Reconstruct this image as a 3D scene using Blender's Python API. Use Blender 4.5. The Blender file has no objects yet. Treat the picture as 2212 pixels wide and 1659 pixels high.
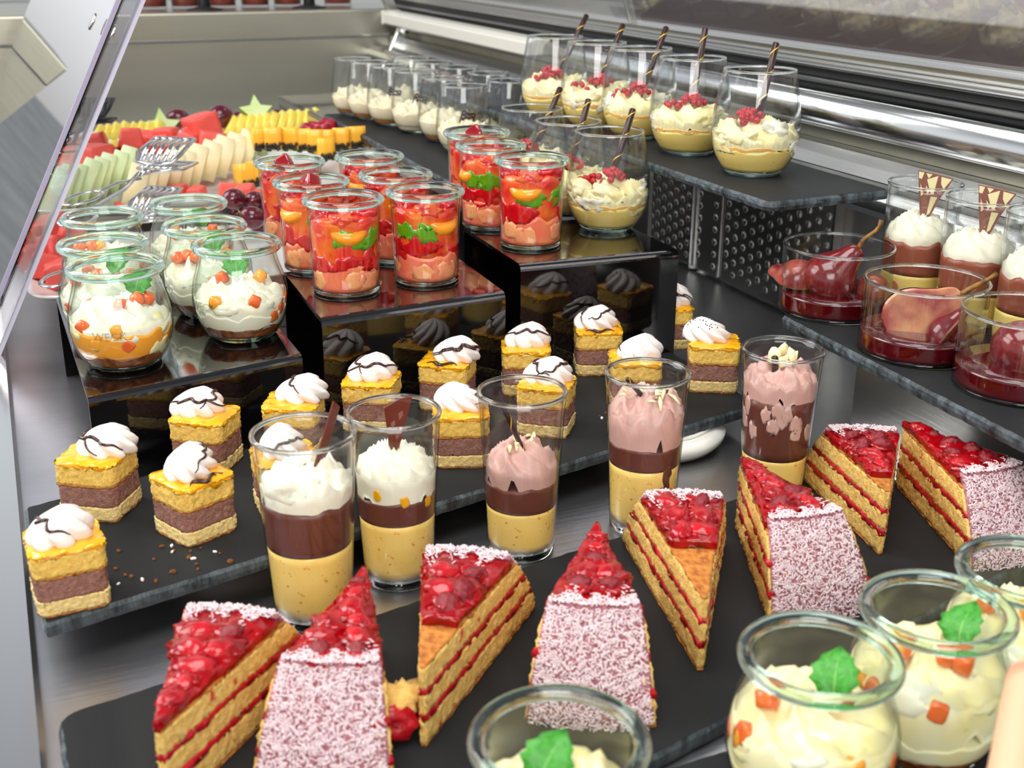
import bpy, bmesh, math, random
from math import sin, cos, pi, radians, sqrt, atan2
from mathutils import Vector, Matrix, noise as mn

C = bpy.context.scene
COL = C.collection
# ------------------------------------------------------------------ camera
# counter frame: x across the counter (customer side -> staff side), y along it (away), z up, floor of the well at z = 0
CH, FPX, CX, CY = .379, 2600., 1106., 829.5
PITCH, ROLL, YAW = radians(20.6), radians(.27), radians(-67.)
_n = Vector((-sin(YAW), cos(YAW), 0)); _d = Vector((-cos(YAW), -sin(YAW), 0))
def _cf(v): return Vector((v.dot(_n), v.dot(_d), v.z))
_F = Vector((0, cos(PITCH), -sin(PITCH))); _u = Vector((0, sin(PITCH), cos(PITCH))); _x = Vector((1, 0, 0))
RX = _cf(cos(ROLL)*_x + sin(ROLL)*_u); UP = _cf(-sin(ROLL)*_x + cos(ROLL)*_u); FW = _cf(_F)
CAM = Vector((0, 0, CH))
def ray(px, py): return FW + RX*((px-CX)/FPX) - UP*((py-CY)/FPX)
def P(px, py, h):                       # the point of height h seen at a pixel
    r = ray(px, py); return CAM + r*((h-CH)/r.z)
def hitx(px, py, x):                    # the point of the vertical plane x = const seen at a pixel
    r = ray(px, py); return CAM + r*(x/r.x)
def hity(px, py, y):
    r = ray(px, py); return CAM + r*(y/r.y)

cam_d = bpy.data.cameras.new('camera'); cam = bpy.data.objects.new('camera', cam_d); COL.objects.link(cam)
cam_d.sensor_width = 36; cam_d.lens = 36*FPX/2212
cam.matrix_world = Matrix((( RX.x, UP.x, -FW.x, 0), (RX.y, UP.y, -FW.y, 0), (RX.z, UP.z, -FW.z, CH), (0, 0, 0, 1)))
cam_d.clip_start = .02; cam_d.clip_end = 60
cam_d.dof.use_dof = True; cam_d.dof.focus_distance = .90; cam_d.dof.aperture_fstop = 12
C.camera = cam
C.view_settings.view_transform = 'Standard'; C.view_settings.look = 'None'
C.view_settings.gamma = 1; C.view_settings.use_curve_mapping = False
C.view_settings.exposure = .38
C.cycles.max_bounces = 10; C.cycles.diffuse_bounces = 3; C.cycles.glossy_bounces = 4
C.cycles.transmission_bounces = 8; C.cycles.transparent_max_bounces = 48
C.cycles.use_denoising = True; C.cycles.sample_clamp_indirect = 6
C.cycles.caustics_reflective = False

# ------------------------------------------------------------------ world and lights
W = bpy.data.worlds.new('world'); C.world = W; W.use_nodes = True
nt = W.node_tree; nt.nodes.clear()
o_ = nt.nodes.new('ShaderNodeOutputWorld'); bg = nt.nodes.new('ShaderNodeBackground')
tc = nt.nodes.new('ShaderNodeTexCoord'); sp = nt.nodes.new('ShaderNodeSeparateXYZ'); rp = nt.nodes.new('ShaderNodeValToRGB')
nt.links.new(tc.outputs['Generated'], sp.inputs[0]); mr = nt.nodes.new('ShaderNodeMapRange')
mr.inputs[1].default_value = -1; mr.inputs[2].default_value = 1
nt.links.new(sp.outputs['Z'], mr.inputs[0]); nt.links.new(mr.outputs[0], rp.inputs[0])
e = rp.color_ramp.elements
e[0].position = .44; e[0].color = (.16, .13, .11, 1); e[1].position = .52; e[1].color = (.95, .97, 1, 1)
k = e.new(.68); k.color = (.72, .76, .82, 1); k = e.new(.80); k.color = (.30, .31, .34, 1); k = e.new(1.); k.color = (.20, .20, .22, 1)
nt.links.new(rp.outputs[0], bg.inputs[0]); bg.inputs[1].default_value = .85
nt.links.new(bg.outputs[0], o_.inputs[0])
def area(name, loc, target, size, power, color=(1, 1, 1)):
    l = bpy.data.lights.new(name, 'AREA'); l.shape = 'RECTANGLE'; l.size, l.size_y = size; l.energy = power; l.color = color
    o = bpy.data.objects.new(name, l); COL.objects.link(o); o.location = loc
    o.rotation_euler = (Vector(target)-Vector(loc)).to_track_quat('-Z', 'Y').to_euler()
    return o
area('daylight_from_customer_side', (-1.3, 1.9, 1.5), (.2, .8, 0), (1.5, 1.5), 42, (1, .98, .95))
area('daylight_from_above', (.1, .5, 1.7), (.25, .85, 0), (1.0, 1.0), 18, (1, .99, .97))
area('fill_from_behind_camera', (-.35, -1.1, 1.15), (.25, .75, .05), (1.2, .9), 22, (1, .97, .92))  # added frontal fill, brightens the sides of cakes and glasses facing the camera

# ------------------------------------------------------------------ materials
MAT = {}
def srgb(c): return tuple((x/12.92 if x <= .04045 else ((x+.055)/1.055)**2.4) for x in c)
def mat(name, c1, c2=None, scale=60, rough=.5, bump=0, bscale=None, metal=0, coat=0, sss=0, stretch=None, contrast=.5, trans=0, ior=1.45, detail=4, speck=None, spec=.5, pos=.5):
    """colours are given in sRGB 0..1"""
    m = bpy.data.materials.new(name); m.use_nodes = True; t = m.node_tree; b = t.nodes['Principled BSDF']
    b.inputs['Roughness'].default_value = rough; b.inputs['Metallic'].default_value = metal
    b.inputs['Coat Weight'].default_value = coat; b.inputs['Coat Roughness'].default_value = .08
    b.inputs['Transmission Weight'].default_value = trans; b.inputs['IOR'].default_value = ior
    b.inputs['Specular IOR Level'].default_value = spec
    if sss:
        b.inputs['Subsurface Weight'].default_value = sss; b.inputs['Subsurface Radius'].default_value = (.01, .006, .004)
        b.inputs['Subsurface Scale'].default_value = .4
    co = t.nodes.new('ShaderNodeTexCoord'); mp = t.nodes.new('ShaderNodeMapping')
    t.links.new(co.outputs['Object'], mp.inputs[0])
    if stretch: mp.inputs['Scale'].default_value = stretch
    c1 = (*srgb(c1), 1)
    b.inputs['Base Color'].default_value = c1
    if c2:
        nz = t.nodes.new('ShaderNodeTexNoise'); nz.inputs['Scale'].default_value = scale; nz.inputs['Detail'].default_value = detail
        t.links.new(mp.outputs[0], nz.inputs[0])
        r = t.nodes.new('ShaderNodeValToRGB'); w = .5*(1-contrast)*.5
        r.color_ramp.elements[0].position = max(0, pos-.02-w); r.color_ramp.elements[1].position = min(1, pos+.02+w)
        r.color_ramp.elements[0].color = c1; r.color_ramp.elements[1].color = (*srgb(c2), 1)
        t.links.new(nz.outputs[0], r.inputs[0]); out = r.outputs[0]
        if speck:
            n2 = t.nodes.new('ShaderNodeTexNoise'); n2.inputs['Scale'].default_value = speck[1]; n2.inputs['Detail'].default_value = 2
            t.links.new(mp.outputs[0], n2.inputs[0]); r2 = t.nodes.new('ShaderNodeValToRGB')
            r2.color_ramp.elements[0].position = speck[2]; r2.color_ramp.elements[1].position = speck[2]+.05
            t.links.new(n2.outputs[0], r2.inputs[0]); mx = t.nodes.new('ShaderNodeMix'); mx.data_type = 'RGBA'
            t.links.new(r2.outputs[0], mx.inputs[0]); t.links.new(out, mx.inputs[6]); mx.inputs[7].default_value = (*srgb(speck[0]), 1); out = mx.outputs[2]
        t.links.new(out, b.inputs['Base Color'])
    if bump:
        n3 = t.nodes.new('ShaderNodeTexNoise'); n3.inputs['Scale'].default_value = bscale or scale*2; n3.inputs['Detail'].default_value = 5
        t.links.new(mp.outputs[0], n3.inputs[0]); bp = t.nodes.new('ShaderNodeBump'); bp.inputs['Strength'].default_value = bump
        bp.inputs['Distance'].default_value = .0012
        t.links.new(n3.outputs[0], bp.inputs['Height']); t.links.new(bp.outputs[0], b.inputs['Normal'])
    MAT[name] = m; return m
def thin_glass(name, tint, edge, refl=1.0, rough=.01):
    """thin-walled glass: clear straight on, tinted where the wall is seen edge-on, with Fresnel reflection"""
    m = bpy.data.materials.new(name); m.use_nodes = True; t = m.node_tree; t.nodes.clear()
    out = t.nodes.new('ShaderNodeOutputMaterial'); mix = t.nodes.new('ShaderNodeMixShader')
    tr = t.nodes.new('ShaderNodeBsdfTransparent'); gl = t.nodes.new('ShaderNodeBsdfGlossy'); gl.inputs['Roughness'].default_value = rough
    fr = t.nodes.new('ShaderNodeMath'); fr.operation = 'MULTIPLY_ADD'; fr.inputs[1].default_value = .9; fr.inputs[2].default_value = .04
    lw = t.nodes.new('ShaderNodeLayerWeight'); lw.inputs[0].default_value = .5
    pw = t.nodes.new('ShaderNodeMath'); pw.operation = 'POWER'; pw.inputs[1].default_value = 5
    mc = t.nodes.new('ShaderNodeMix'); mc.data_type = 'RGBA'; mc.inputs[6].default_value = (*tint, 1); mc.inputs[7].default_value = (*edge, 1)
    ml = t.nodes.new('ShaderNodeMath'); ml.operation = 'MULTIPLY'; ml.inputs[1].default_value = refl
    t.links.new(lw.outputs['Facing'], pw.inputs[0]); t.links.new(pw.outputs[0], fr.inputs[0]); t.links.new(pw.outputs[0], mc.inputs[0]); t.links.new(mc.outputs[2], tr.inputs[0])
    t.links.new(fr.outputs[0], ml.inputs[0]); t.links.new(ml.outputs[0], mix.inputs[0])
    t.links.new(tr.outputs[0], mix.inputs[1]); t.links.new(gl.outputs[0], mix.inputs[2]); t.links.new(mix.outputs[0], out.inputs[0])
    MAT[name] = m; return m
thin_glass('glass_clear', (.985, .99, .99), (.50, .53, .52))
thin_glass('glass_green', (.975, .99, .98), (.42, .55, .46))
thin_glass('glass_mark', (.87, .88, .85), (.4, .5, .45), 2.0)
thin_glass('pane', (.94, .95, .98), (.8, .84, .9), 2.5)
thin_glass('rear_pane', (.92, .91, .90), (.8, .8, .8), 3.0)
mat('solid_glass', (.97, .99, .98), rough=.0, trans=1, ior=1.5)
mat('solid_green', (.86, .96, .90), rough=.0, trans=1, ior=1.5)
mat('steel', (.80, .80, .78), (.70, .70, .69), scale=5, rough=.3, metal=1, bump=.12, bscale=300, stretch=(1, .05, 1), contrast=.1)
mat('steel_floor', (.82, .82, .84), (.74, .74, .75), scale=14, rough=.34, metal=1, bump=.15, bscale=260, stretch=(.06, 1, 1), contrast=.1)
mat('steel_wall', (.72, .71, .65), (.60, .59, .53), scale=6, rough=.4, metal=1, bump=.1, bscale=200, stretch=(.1, 1, 1.2), contrast=.1)
mat('steel_bright', (.90, .90, .89), (.78, .79, .79), scale=8, rough=.18, metal=1, bump=.08, bscale=300, stretch=(1, .03, 1), contrast=.1)
mat('chrome', (.85, .85, .84), rough=.1, metal=1)
mat('rubber', (.10, .10, .11), rough=.5)
mat('acrylic', (.035, .03, .035), rough=.04, spec=.9, coat=.6)
mat('slate', (.12, .125, .13), (.165, .17, .175), scale=20, rough=.55, spec=.15, bump=.35, bscale=90, stretch=(1, .12, 1), contrast=.2, detail=6)
mat('slate_edge', (.12, .14, .15), (.30, .34, .36), scale=120, rough=.5, bump=1, bscale=350, stretch=(1, 1, .35))
mat('porcelain', (.93, .93, .90), rough=.12, coat=.4)
mat('white_plastic', (.86, .85, .80), rough=.35)
mat('cream', (.95, .94, .87), (.93, .91, .80), scale=30, rough=.35, sss=.25, contrast=.2, bump=.1, bscale=60)
mat('cream_yellow', (.96, .90, .62), (.96, .93, .78), scale=60, rough=.33, sss=.25, contrast=.2)
mat('cream_pink', (.86, .70, .66), (.80, .62, .57), scale=50, rough=.36, sss=.15, contrast=.2)
mat('meringue', (.92, .885, .86), rough=.4, sss=.05)
mat('custard_orange', (1., .83, .44), (1., .86, .50), scale=60, rough=.3, sss=.2, contrast=.2, speck=((.90, .58, .20), 330, .64))
mat('custard_yellow', (.95, .83, .45), (.96, .86, .52), scale=40, rough=.3, sss=.2, contrast=.2, speck=((.90, .72, .32), 260, .66))
mat('custard_deep', (.93, .66, .34), (.96, .80, .46), scale=50, rough=.3, contrast=.2)
mat('choc_mousse', (.42, .24, .19), (.38, .20, .16), scale=60, rough=.35, contrast=.2)
mat('milk_mousse', (.58, .33, .24), (.53, .28, .20), scale=60, rough=.35, contrast=.2)
mat('choc_dark', (.20, .10, .08), rough=.25)
mat('choc_fan', (.56, .36, .32), rough=.22)
mat('choc_red', (.40, .17, .11), rough=.2, coat=.3)
mat('white_choc', (.96, .91, .70), rough=.3, sss=.1)
mat('gold', (.93, .76, .22), rough=.3, metal=.2)
mat('jelly_red', (.86, .06, .10), (.72, .02, .07), scale=60, rough=.08, coat=.5, sss=.15, contrast=.2)
mat('jelly_deep', (.55, .03, .07), rough=.06, coat=.5)
mat('jelly_pink', (.97, .42, .36), (.96, .58, .36), scale=35, rough=.12, coat=.4, sss=.3, contrast=.3)
mat('jelly_body', (.90, .18, .18), (.95, .48, .20), scale=45, rough=.1, coat=.5, sss=.3, contrast=.6)
mat('jelly_mid', (.95, .50, .14), (.90, .20, .14), scale=55, rough=.1, coat=.5, sss=.3, contrast=.6)
mat('jelly_green', (.42, .68, .10), (.30, .58, .06), scale=70, rough=.07, coat=.5, sss=.2, contrast=.3)
mat('peach', (.99, .66, .16), (.98, .58, .10), scale=80, rough=.14, coat=.4, sss=.3, contrast=.2)
mat('pale_fruit', (.98, .72, .46), (.98, .58, .42), scale=50, rough=.15, coat=.3, sss=.3, contrast=.3)
mat('currant', (.68, .02, .07), rough=.1, spec=.5)
mat('mint', (.28, .62, .20), (.20, .50, .14), scale=300, rough=.35, bump=.5, bscale=500, contrast=.3)
mat('mint_vein', (.55, .78, .40), rough=.4)
mat('papaya_dice', (.96, .50, .20), (.94, .38, .18), scale=90, rough=.12, coat=.4, sss=.3, contrast=.3)
mat('mango_dice', (.99, .66, .22), rough=.14, coat=.3, sss=.3)
mat('granola', (.62, .36, .16), (.38, .18, .08), scale=160, rough=.35, bump=.8, bscale=300)
mat('sponge', (.99, .84, .44), (.93, .73, .34), scale=420, rough=.85, bump=.7, bscale=1100, contrast=.1, sss=.25)
mat('sponge_pale', (.98, .88, .62), (.90, .76, .46), scale=420, rough=.85, bump=.7, bscale=1100, contrast=.1, sss=.25)
mat('sponge_crust', (.80, .52, .22), (.62, .34, .12), scale=260, rough=.85, bump=1, bscale=450)
mat('cake_mousse', (.66, .48, .42), (.54, .36, .30), scale=380, rough=.75, bump=1, bscale=900, contrast=.2)
mat('glaze_yellow', (.99, .74, .08), (.97, .64, .03), scale=60, rough=.1, coat=.6, sss=.2, bump=.4, bscale=90, contrast=.3)
mat('drizzle', (.22, .10, .08), rough=.2, coat=.3)
mat('cake_sponge', (1., .86, .52), (.95, .72, .34), scale=300, rough=.8, bump=1, bscale=1000, contrast=.1, sss=.15, speck=((.86, .30, .24), 90, .66))
mat('jam', (.78, .10, .16), (.62, .04, .08), scale=150, rough=.25, bump=.8, bscale=300, coat=.2)
mat('glaze_red', (.68, .015, .06), (.48, .01, .03), scale=60, rough=.07, coat=.15, bump=.5, bscale=90, contrast=.3)
mat('raspberry', (.58, .08, .14), (.40, .04, .08), scale=160, rough=.16, coat=.1, bump=.3, bscale=500)
mat('strawberry', (.74, .10, .14), (.56, .03, .07), scale=120, rough=.12, coat=.1, bump=.3, bscale=300)
mat('coconut_coat', (.74, .50, .54), (.56, .32, .34), scale=300, rough=.8, bump=1, bscale=600)
mat('coconut', (.92, .83, .84), rough=.7, sss=.1)
mat('melon_red', (.96, .42, .36), (.92, .30, .26), scale=60, rough=.28, bump=.3, bscale=200, sss=.2, contrast=.3)
mat('honeydew', (.88, .95, .72), (.93, .97, .82), scale=25, rough=.3, sss=.6, contrast=.3)
mat('honeydew_pale', (.90, .94, .80), (.86, .92, .70), scale=25, rough=.3, sss=.3, contrast=.3)
mat('cantaloupe', (1., .90, .70), (1., .94, .80), scale=30, rough=.3, sss=.6, contrast=.3)
mat('pineapple', (.98, .90, .42), (.94, .84, .34), scale=160, rough=.35, bump=.6, bscale=250, sss=.2, stretch=(1, 1, .3), contrast=.3)
mat('papaya', (.99, .76, .26), (.98, .68, .20), scale=30, rough=.3, sss=.2, contrast=.2)
mat('rind', (.50, .70, .15), rough=.4)
mat('seed', (.16, .14, .11), rough=.25)
mat('grape', (.42, .10, .16), (.28, .05, .12), scale=60, rough=.14, coat=.4, contrast=.2)
mat('grape_stem', (.50, .52, .20), rough=.6)
mat('star_fruit', (.82, .90, .60), (.88, .93, .72), scale=60, rough=.25, sss=.3, contrast=.3)
mat('star_skin', (.55, .75, .25), rough=.3)
mat('plum', (.62, .08, .18), rough=.2, coat=.3)
mat('syrup', (.30, .02, .05), rough=.03, coat=.6, spec=.7)
mat('pear_flesh', (.66, .34, .28), (.48, .15, .15), scale=60, rough=.2, coat=.3, sss=.2, contrast=.6)
mat('pear_skin', (.50, .14, .15), (.38, .08, .11), scale=60, rough=.16, coat=.4, contrast=.3)
mat('pear_cut', (.82, .60, .42), (.58, .22, .22), scale=38, rough=.22, coat=.3, contrast=.5)
mat('stem', (.62, .44, .14), (.30, .18, .10), scale=150, rough=.5)
mat('floor_brown', (.50, .40, .36), (.40, .31, .28), scale=3, rough=.7, stretch=(.3, 3, 1))
mat('paving', (.86, .86, .84), (.74, .75, .74), scale=2, rough=.8)
mat('smoothie', (.85, .45, .38), (.78, .36, .30), scale=40, rough=.3)
mat('tiramisu', (.97, .94, .82), (.92, .86, .70), scale=60, rough=.5, contrast=.3, sss=.2)
mat('biscuit', (.82, .56, .28), (.66, .38, .16), scale=120, rough=.7)
mat('peach_tube', (.93, .72, .58), rough=.35)

# ------------------------------------------------------------------ object helpers
def link(name, me, m=None, parent=None, loc=None, rot=None, smooth=True):
    o = bpy.data.objects.new(name, me); COL.objects.link(o)
    if m and not me.materials: me.materials.append(MAT[m])
    if parent is not None: o.parent = parent
    if loc is not None: o.location = loc
    if rot is not None: o.rotation_euler = rot
    return o
def mesh(name, v, f, smooth=True):
    me = bpy.data.meshes.new(name); me.from_pydata([tuple(p) for p in v], [], f); me.validate(clean_customdata=False)
    if smooth: me.polygons.foreach_set('use_smooth', [True]*len(me.polygons))
    me.update(); return me
def tag(o, label=None, cat=None, group=None, kind=None):
    if label: o['label'] = label
    if cat: o['category'] = cat
    if group: o['group'] = group
    if kind: o['kind'] = kind
    return o
def thing(name, loc, label, cat, group=None, rz=0, scale=None):
    o = bpy.data.objects.new(name, None); COL.objects.link(o); o.location = loc; o.rotation_euler = (0, 0, rz); o.empty_display_size = .01
    if scale: o.scale = (scale,)*3
    return tag(o, label, cat, group)
def N(x, y, z, f=1., s=0.): return mn.noise(Vector((x*f+s, y*f+s*1.7, z*f-s)))

def lathe(prof, seg=40, closed=True):
    v = []; f = []; n = len(prof)
    for j in range(seg):
        a = 2*pi*j/seg; c, s = cos(a), sin(a)
        v += [(r*c, r*s, z) for r, z in prof]
    m = n if closed else n-1
    for j in range(seg):
        k = (j+1) % seg
        for i in range(m):
            i2 = (i+1) % n
            f.append((j*n+i, k*n+i, k*n+i2, j*n+i2))
    return v, f
def interp(pts, z):
    if z <= pts[0][1]: return pts[0][0]
    for (r0, z0), (r1, z1) in zip(pts, pts[1:]):
        if z <= z1:
            t = (z-z0)/(z1-z0); return r0+(r1-r0)*t
    return pts[-1][0]
def smoothprof(pts, n=5):                # Catmull-Rom through (r, z) points
    out = []
    for i in range(len(pts)-1):
        p0 = pts[max(i-1, 0)]; p1 = pts[i]; p2 = pts[i+1]; p3 = pts[min(i+2, len(pts)-1)]
        for k in range(n):
            t = k/n
            out.append(tuple(.5*((2*b)+(c-a)*t+(2*a-5*b+4*c-d)*t*t+(3*b-a-3*c+d)*t**3) for a, b, c, d in zip(p0, p1, p2, p3)))
    out.append(pts[-1]); return out
class Vessel:
    """profile of a glass: wall (thin), base (solid) and rim (solid ring)"""
    cache = {}
    def __init__(s, key, pts, wall, base, rim, thin, solid):
        s.key, s.pts, s.w, s.b, s.rim, s.thin, s.solid = key, smoothprof(pts), wall, base, rim, thin, solid
        s.H = pts[-1][1]
    def Ro(s, z): return interp(s.pts, z)
    def Ri(s, z): return s.Ro(z)-s.w*.55            # contents end inside the glass wall
    def build(s, root):
        if s.key not in s.cache:
            out = [p for p in s.pts if p[1] >= s.b*.6]; ztop = s.H-s.rim[1]*.8
            out = [p for p in out if p[1] <= ztop]+[(s.Ro(ztop), ztop)]
            inn = [(r-s.w, z) for r, z in reversed(out)]
            wall = mesh('wall', *lathe(out+inn, 48))
            bo = [(0, 0.0008), (s.pts[0][0]*.8, .0006), (s.pts[0][0], 0.)] + [p for p in s.pts if 0 < p[1] < s.b*.6]+[(s.Ro(s.b*.6)-.0001, s.b*.6), (s.Ri(s.b)-.001, s.b), (0, s.b*.9)]
            base = mesh('base', *lathe(bo, 48, False))
            R = s.Ro(s.H)-s.w*.5+s.rim[2]; a, b = s.rim[0], s.rim[1]; zc = s.H-b
            ring = mesh('rim', *lathe([(R+a*cos(t), zc+b*sin(t)) for t in [2*pi*i/12 for i in range(12)]], 56))
            s.cache[s.key] = (wall, base, ring)
        wall, base, ring = s.cache[s.key]
        link('glass_wall', wall, s.thin, root); link('glass_base', base, s.solid, root); link('rim', ring, s.solid if s.rim[0] > .002 else 'solid_glass', root)
TULIP = Vessel('tulip', [(.0235, 0), (.029, .005), (.0350, .017), (.0375, .031), (.0362, .045), (.0322, .058), (.0305, .066), (.0308, .077)], .0022, .005, (.0034, .0036, .0022), 'glass_green', 'solid_green')
STRAIGHT = Vessel('straight', [(.0255, 0), (.0272, .004), (.0278, .03), (.0286, .060), (.0290, .077)], .0020, .004, (.0030, .0032, .0020), 'glass_clear', 'solid_green')
GOBLET = Vessel('goblet', [(.0225, 0), (.0275, .005), (.0350, .018), (.0385, .034), (.0378, .050), (.0350, .068), (.0312, .090)], .0013, .005, (.0011, .0011, 0), 'glass_clear', 'solid_green')
SMALLGOB = Vessel('smallgob', [(.0190, 0), (.0235, .005), (.0300, .016), (.0330, .030), (.0322, .045), (.0298, .062), (.0265, .080)], .0013, .005, (.0011, .0011, 0), 'glass_clear', 'solid_green')
SHOT = Vessel('shot', [(.0212, 0), (.0220, .006), (.0248, .060), (.0280, .112)], .0016, .008, (.0014, .0014, 0), 'glass_clear', 'solid_glass')
PEARG = Vessel('pearglass', [(.0420, 0), (.0440, .003), (.0440, .030), (.0440, .055)], .0016, .004, (.0013, .0013, 0), 'glass_clear', 'solid_glass')
FANG = Vessel('fanglass', [(.0260, 0), (.0272, .005), (.0280, .050), (.0290, .102)], .0014, .006, (.0012, .0012, 0), 'glass_clear', 'solid_glass')

def layer(Vs, z0, z1, amp=0., seed=0., m='cream', root=None, name='layer', freq=3, low=None, seg=48, dr=0.):
    """a filling between z0 and z1 that follows the inside of the glass; wavy edges"""
    v = []; f = []; nz = 7
    def zt(a): return z1+amp*N(cos(a)*freq, sin(a)*freq, 0, 1, seed)*2
    def zb(a): return z0+(low*N(cos(a)*freq, sin(a)*freq, 5, 1, seed)*2 if low else 0)
    rings = []
    for j in range(seg):
        a = 2*pi*j/seg; b0, t0 = zb(a), zt(a)
        for i in range(nz+1):
            z = b0+(t0-b0)*i/nz; r = Vs.Ri(z)+dr; v.append((r*cos(a), r*sin(a), z))
        v.append((.6*Vs.Ri(t0)*cos(a), .6*Vs.Ri(t0)*sin(a), t0-.0003))
    K = nz+2; cb = len(v); v.append((0, 0, z0)); ct = len(v); v.append((0, 0, z1))
    for j in range(seg):
        k = (j+1) % seg
        for i in range(nz+1): f.append((j*K+i, k*K+i, k*K+i+1, j*K+i+1))
        f.append((j*K+nz+1, k*K+nz+1, ct)); f.append((k*K, j*K, cb))
    return link(name, mesh(name, v, f), m, root)

def cream(Vs, zc, dome, skirt, seed, m, root, ridges=8, twist=2.2, amp=.003, rmax=1., name='cream_swirl', rough=.001, tip=(0, 0), low=.6):
    """piped cream filling a glass: spiralling ridges on a dome, an uneven skirt against the glass"""
    v = []; f = []; nr, seg = 16, 72
    for i in range(nr+1):
        t = i/nr
        for j in range(seg):
            a = 2*pi*j/seg
            ph = ridges*a+twist*ridges*(1-t)*1.2+1.5*N(cos(a)*2, sin(a)*2, t*2, 1, seed)
            rg = (1-abs(sin(ph/2)))**1.2
            z = zc+dome*(1-t**2.2)+amp*(rg-.35)*min(1, t*3+.2)*(1 if t < .93 else .4)
            z += rough*2*N(t*4*cos(a), t*4*sin(a), 1, 1.5, seed)
            R = Vs.Ri(min(z, Vs.H-.003))*rmax
            r = R*min(1, t*(1+.05*rg*(1 if t < .9 else 0)))
            v.append((r*cos(a)+tip[0]*(1-t), r*sin(a)+tip[1]*(1-t), z))
    base = nr*seg
    for q in range(1, 5):
        for j in range(seg):
            a = 2*pi*j/seg; zt = v[base+j][2]
            dz = skirt*(.55+low*(.5+1.3*N(cos(a)*3.2, sin(a)*3.2, 3, 1, seed))+.35*abs(sin(ridges*a/2+seed)))
            z = zt-max(.001, dz)*q/4; R = Vs.Ri(max(z, 0))*rmax
            v.append((R*cos(a), R*sin(a), z))
    bot = len(v); v.append((0, 0, zc-skirt*.8))
    for i in range(nr+4):
        for j in range(seg):
            k = (j+1) % seg; f.append((i*seg+j, i*seg+k, (i+1)*seg+k, (i+1)*seg+j))
    for j in range(seg): f.append(((nr+4)*seg+(j+1) % seg, (nr+4)*seg+j, bot))
    f.append(tuple(range(seg-1, -1, -1)))
    me = mesh(name, v, f); return link(name, me, m, root)

def ico(sub):
    bm = bmesh.new(); bmesh.ops.create_icosphere(bm, subdivisions=sub, radius=1)
    v = [p.co.copy() for p in bm.verts]; f = [tuple(q.index for q in p.verts) for p in bm.faces]; bm.free(); return v, f
ICO = {k: ico(k) for k in (1, 2, 3, 4)}
def blob(c, rad, seed=0, amp=.12, freq=1.6, m='cream', root=None, name='piece', sub=3, clamp=None, rot=None, power=None, smooth=True):
    """a lumpy piece; clamp = Vessel keeps it behind the glass; power < 1 squares it off"""
    v, f = ICO[sub]; out = []; R = Matrix.Rotation(rot[2], 3, 'Z') @ Matrix.Rotation(rot[1], 3, 'Y') @ Matrix.Rotation(rot[0], 3, 'X') if rot else None
    for p in v:
        q = Vector(p)
        if power: q = Vector([math.copysign(abs(x)**power, x) for x in q])
        q = q*(1+amp*N(p.x, p.y, p.z, freq, seed)*2)
        q = Vector((q.x*rad[0], q.y*rad[1], q.z*rad[2]))
        if R: q = R @ q
        q += Vector(c)
        if clamp:
            r = sqrt(q.x**2+q.y**2); L = clamp.Ri(max(q.z, .001))+.00015
            if r > L: q.x *= L/r; q.y *= L/r
        out.append(q)
    return link(name, mesh(name, out, f, smooth), m, root)
def cubegrid(nx, ny, nz, fn):
    """surface of a subdivided unit cube mapped by fn(a, b, c)"""
    idx = {}; v = []; f = []
    def vid(i, j, k):
        if (i, j, k) not in idx: idx[(i, j, k)] = len(v); v.append(fn(i/nx, j/ny, k/nz))
        return idx[(i, j, k)]
    for i in range(nx):
        for j in range(ny):
            f.append((vid(i, j, 0), vid(i, j+1, 0), vid(i+1, j+1, 0), vid(i+1, j, 0)))
            f.append((vid(i, j, nz), vid(i+1, j, nz), vid(i+1, j+1, nz), vid(i, j+1, nz)))
    for i in range(nx):
        for k in range(nz):
            f.append((vid(i, 0, k), vid(i+1, 0, k), vid(i+1, 0, k+1), vid(i, 0, k+1)))
            f.append((vid(i, ny, k), vid(i, ny, k+1), vid(i+1, ny, k+1), vid(i+1, ny, k)))
    for j in range(ny):
        for k in range(nz):
            f.append((vid(0, j, k), vid(0, j, k+1), vid(0, j+1, k+1), vid(0, j+1, k)))
            f.append((vid(nx, j, k), vid(nx, j+1, k), vid(nx, j+1, k+1), vid(nx, j, k+1)))
    return v, f
def tube(path, r, seg=8, closed=False, flat=1.0):
    v = []; f = []; n = len(path); path = [Vector(p) for p in path]; up = Vector((0, 0, 1))
    rr = r if callable(r) else (lambda t: r)
    for i, p in enumerate(path):
        a = path[(i-1) % n] if (closed or i) else p; b = path[(i+1) % n] if (closed or i < n-1) else p
        t = (b-a).normalized(); s = t.cross(up)
        if s.length < .05: s = t.cross(Vector((0, 1, 0)))
        s.normalize(); w = s.cross(t)
        for j in range(seg):
            g = 2*pi*j/seg; v.append(p+s*(cos(g)*rr(i/max(1, n-1)))+w*(sin(g)*rr(i/max(1, n-1))*flat))
    for i in range(n if closed else n-1):
        k = (i+1) % n
        for j in range(seg):
            l = (j+1) % seg; f.append((i*seg+j, i*seg+l, k*seg+l, k*seg+j))
    if not closed: f.append(tuple(range(seg-1, -1, -1))); f.append(tuple((n-1)*seg+j for j in range(seg)))
    return v, f
def box(a, b):
    (x0, y0, z0), (x1, y1, z1) = a, b
    v = [(x0, y0, z0), (x1, y0, z0), (x1, y1, z0), (x0, y1, z0), (x0, y0, z1), (x1, y0, z1), (x1, y1, z1), (x0, y1, z1)]
    return v, [(3, 2, 1, 0), (4, 5, 6, 7), (0, 1, 5, 4), (1, 2, 6, 5), (2, 3, 7, 6), (3, 0, 4, 7)]
def bevel(o, w, seg=2):
    m = o.modifiers.new('bevel', 'BEVEL'); m.width = w; m.segments = seg; m.limit_method = 'ANGLE'; return o
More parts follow.
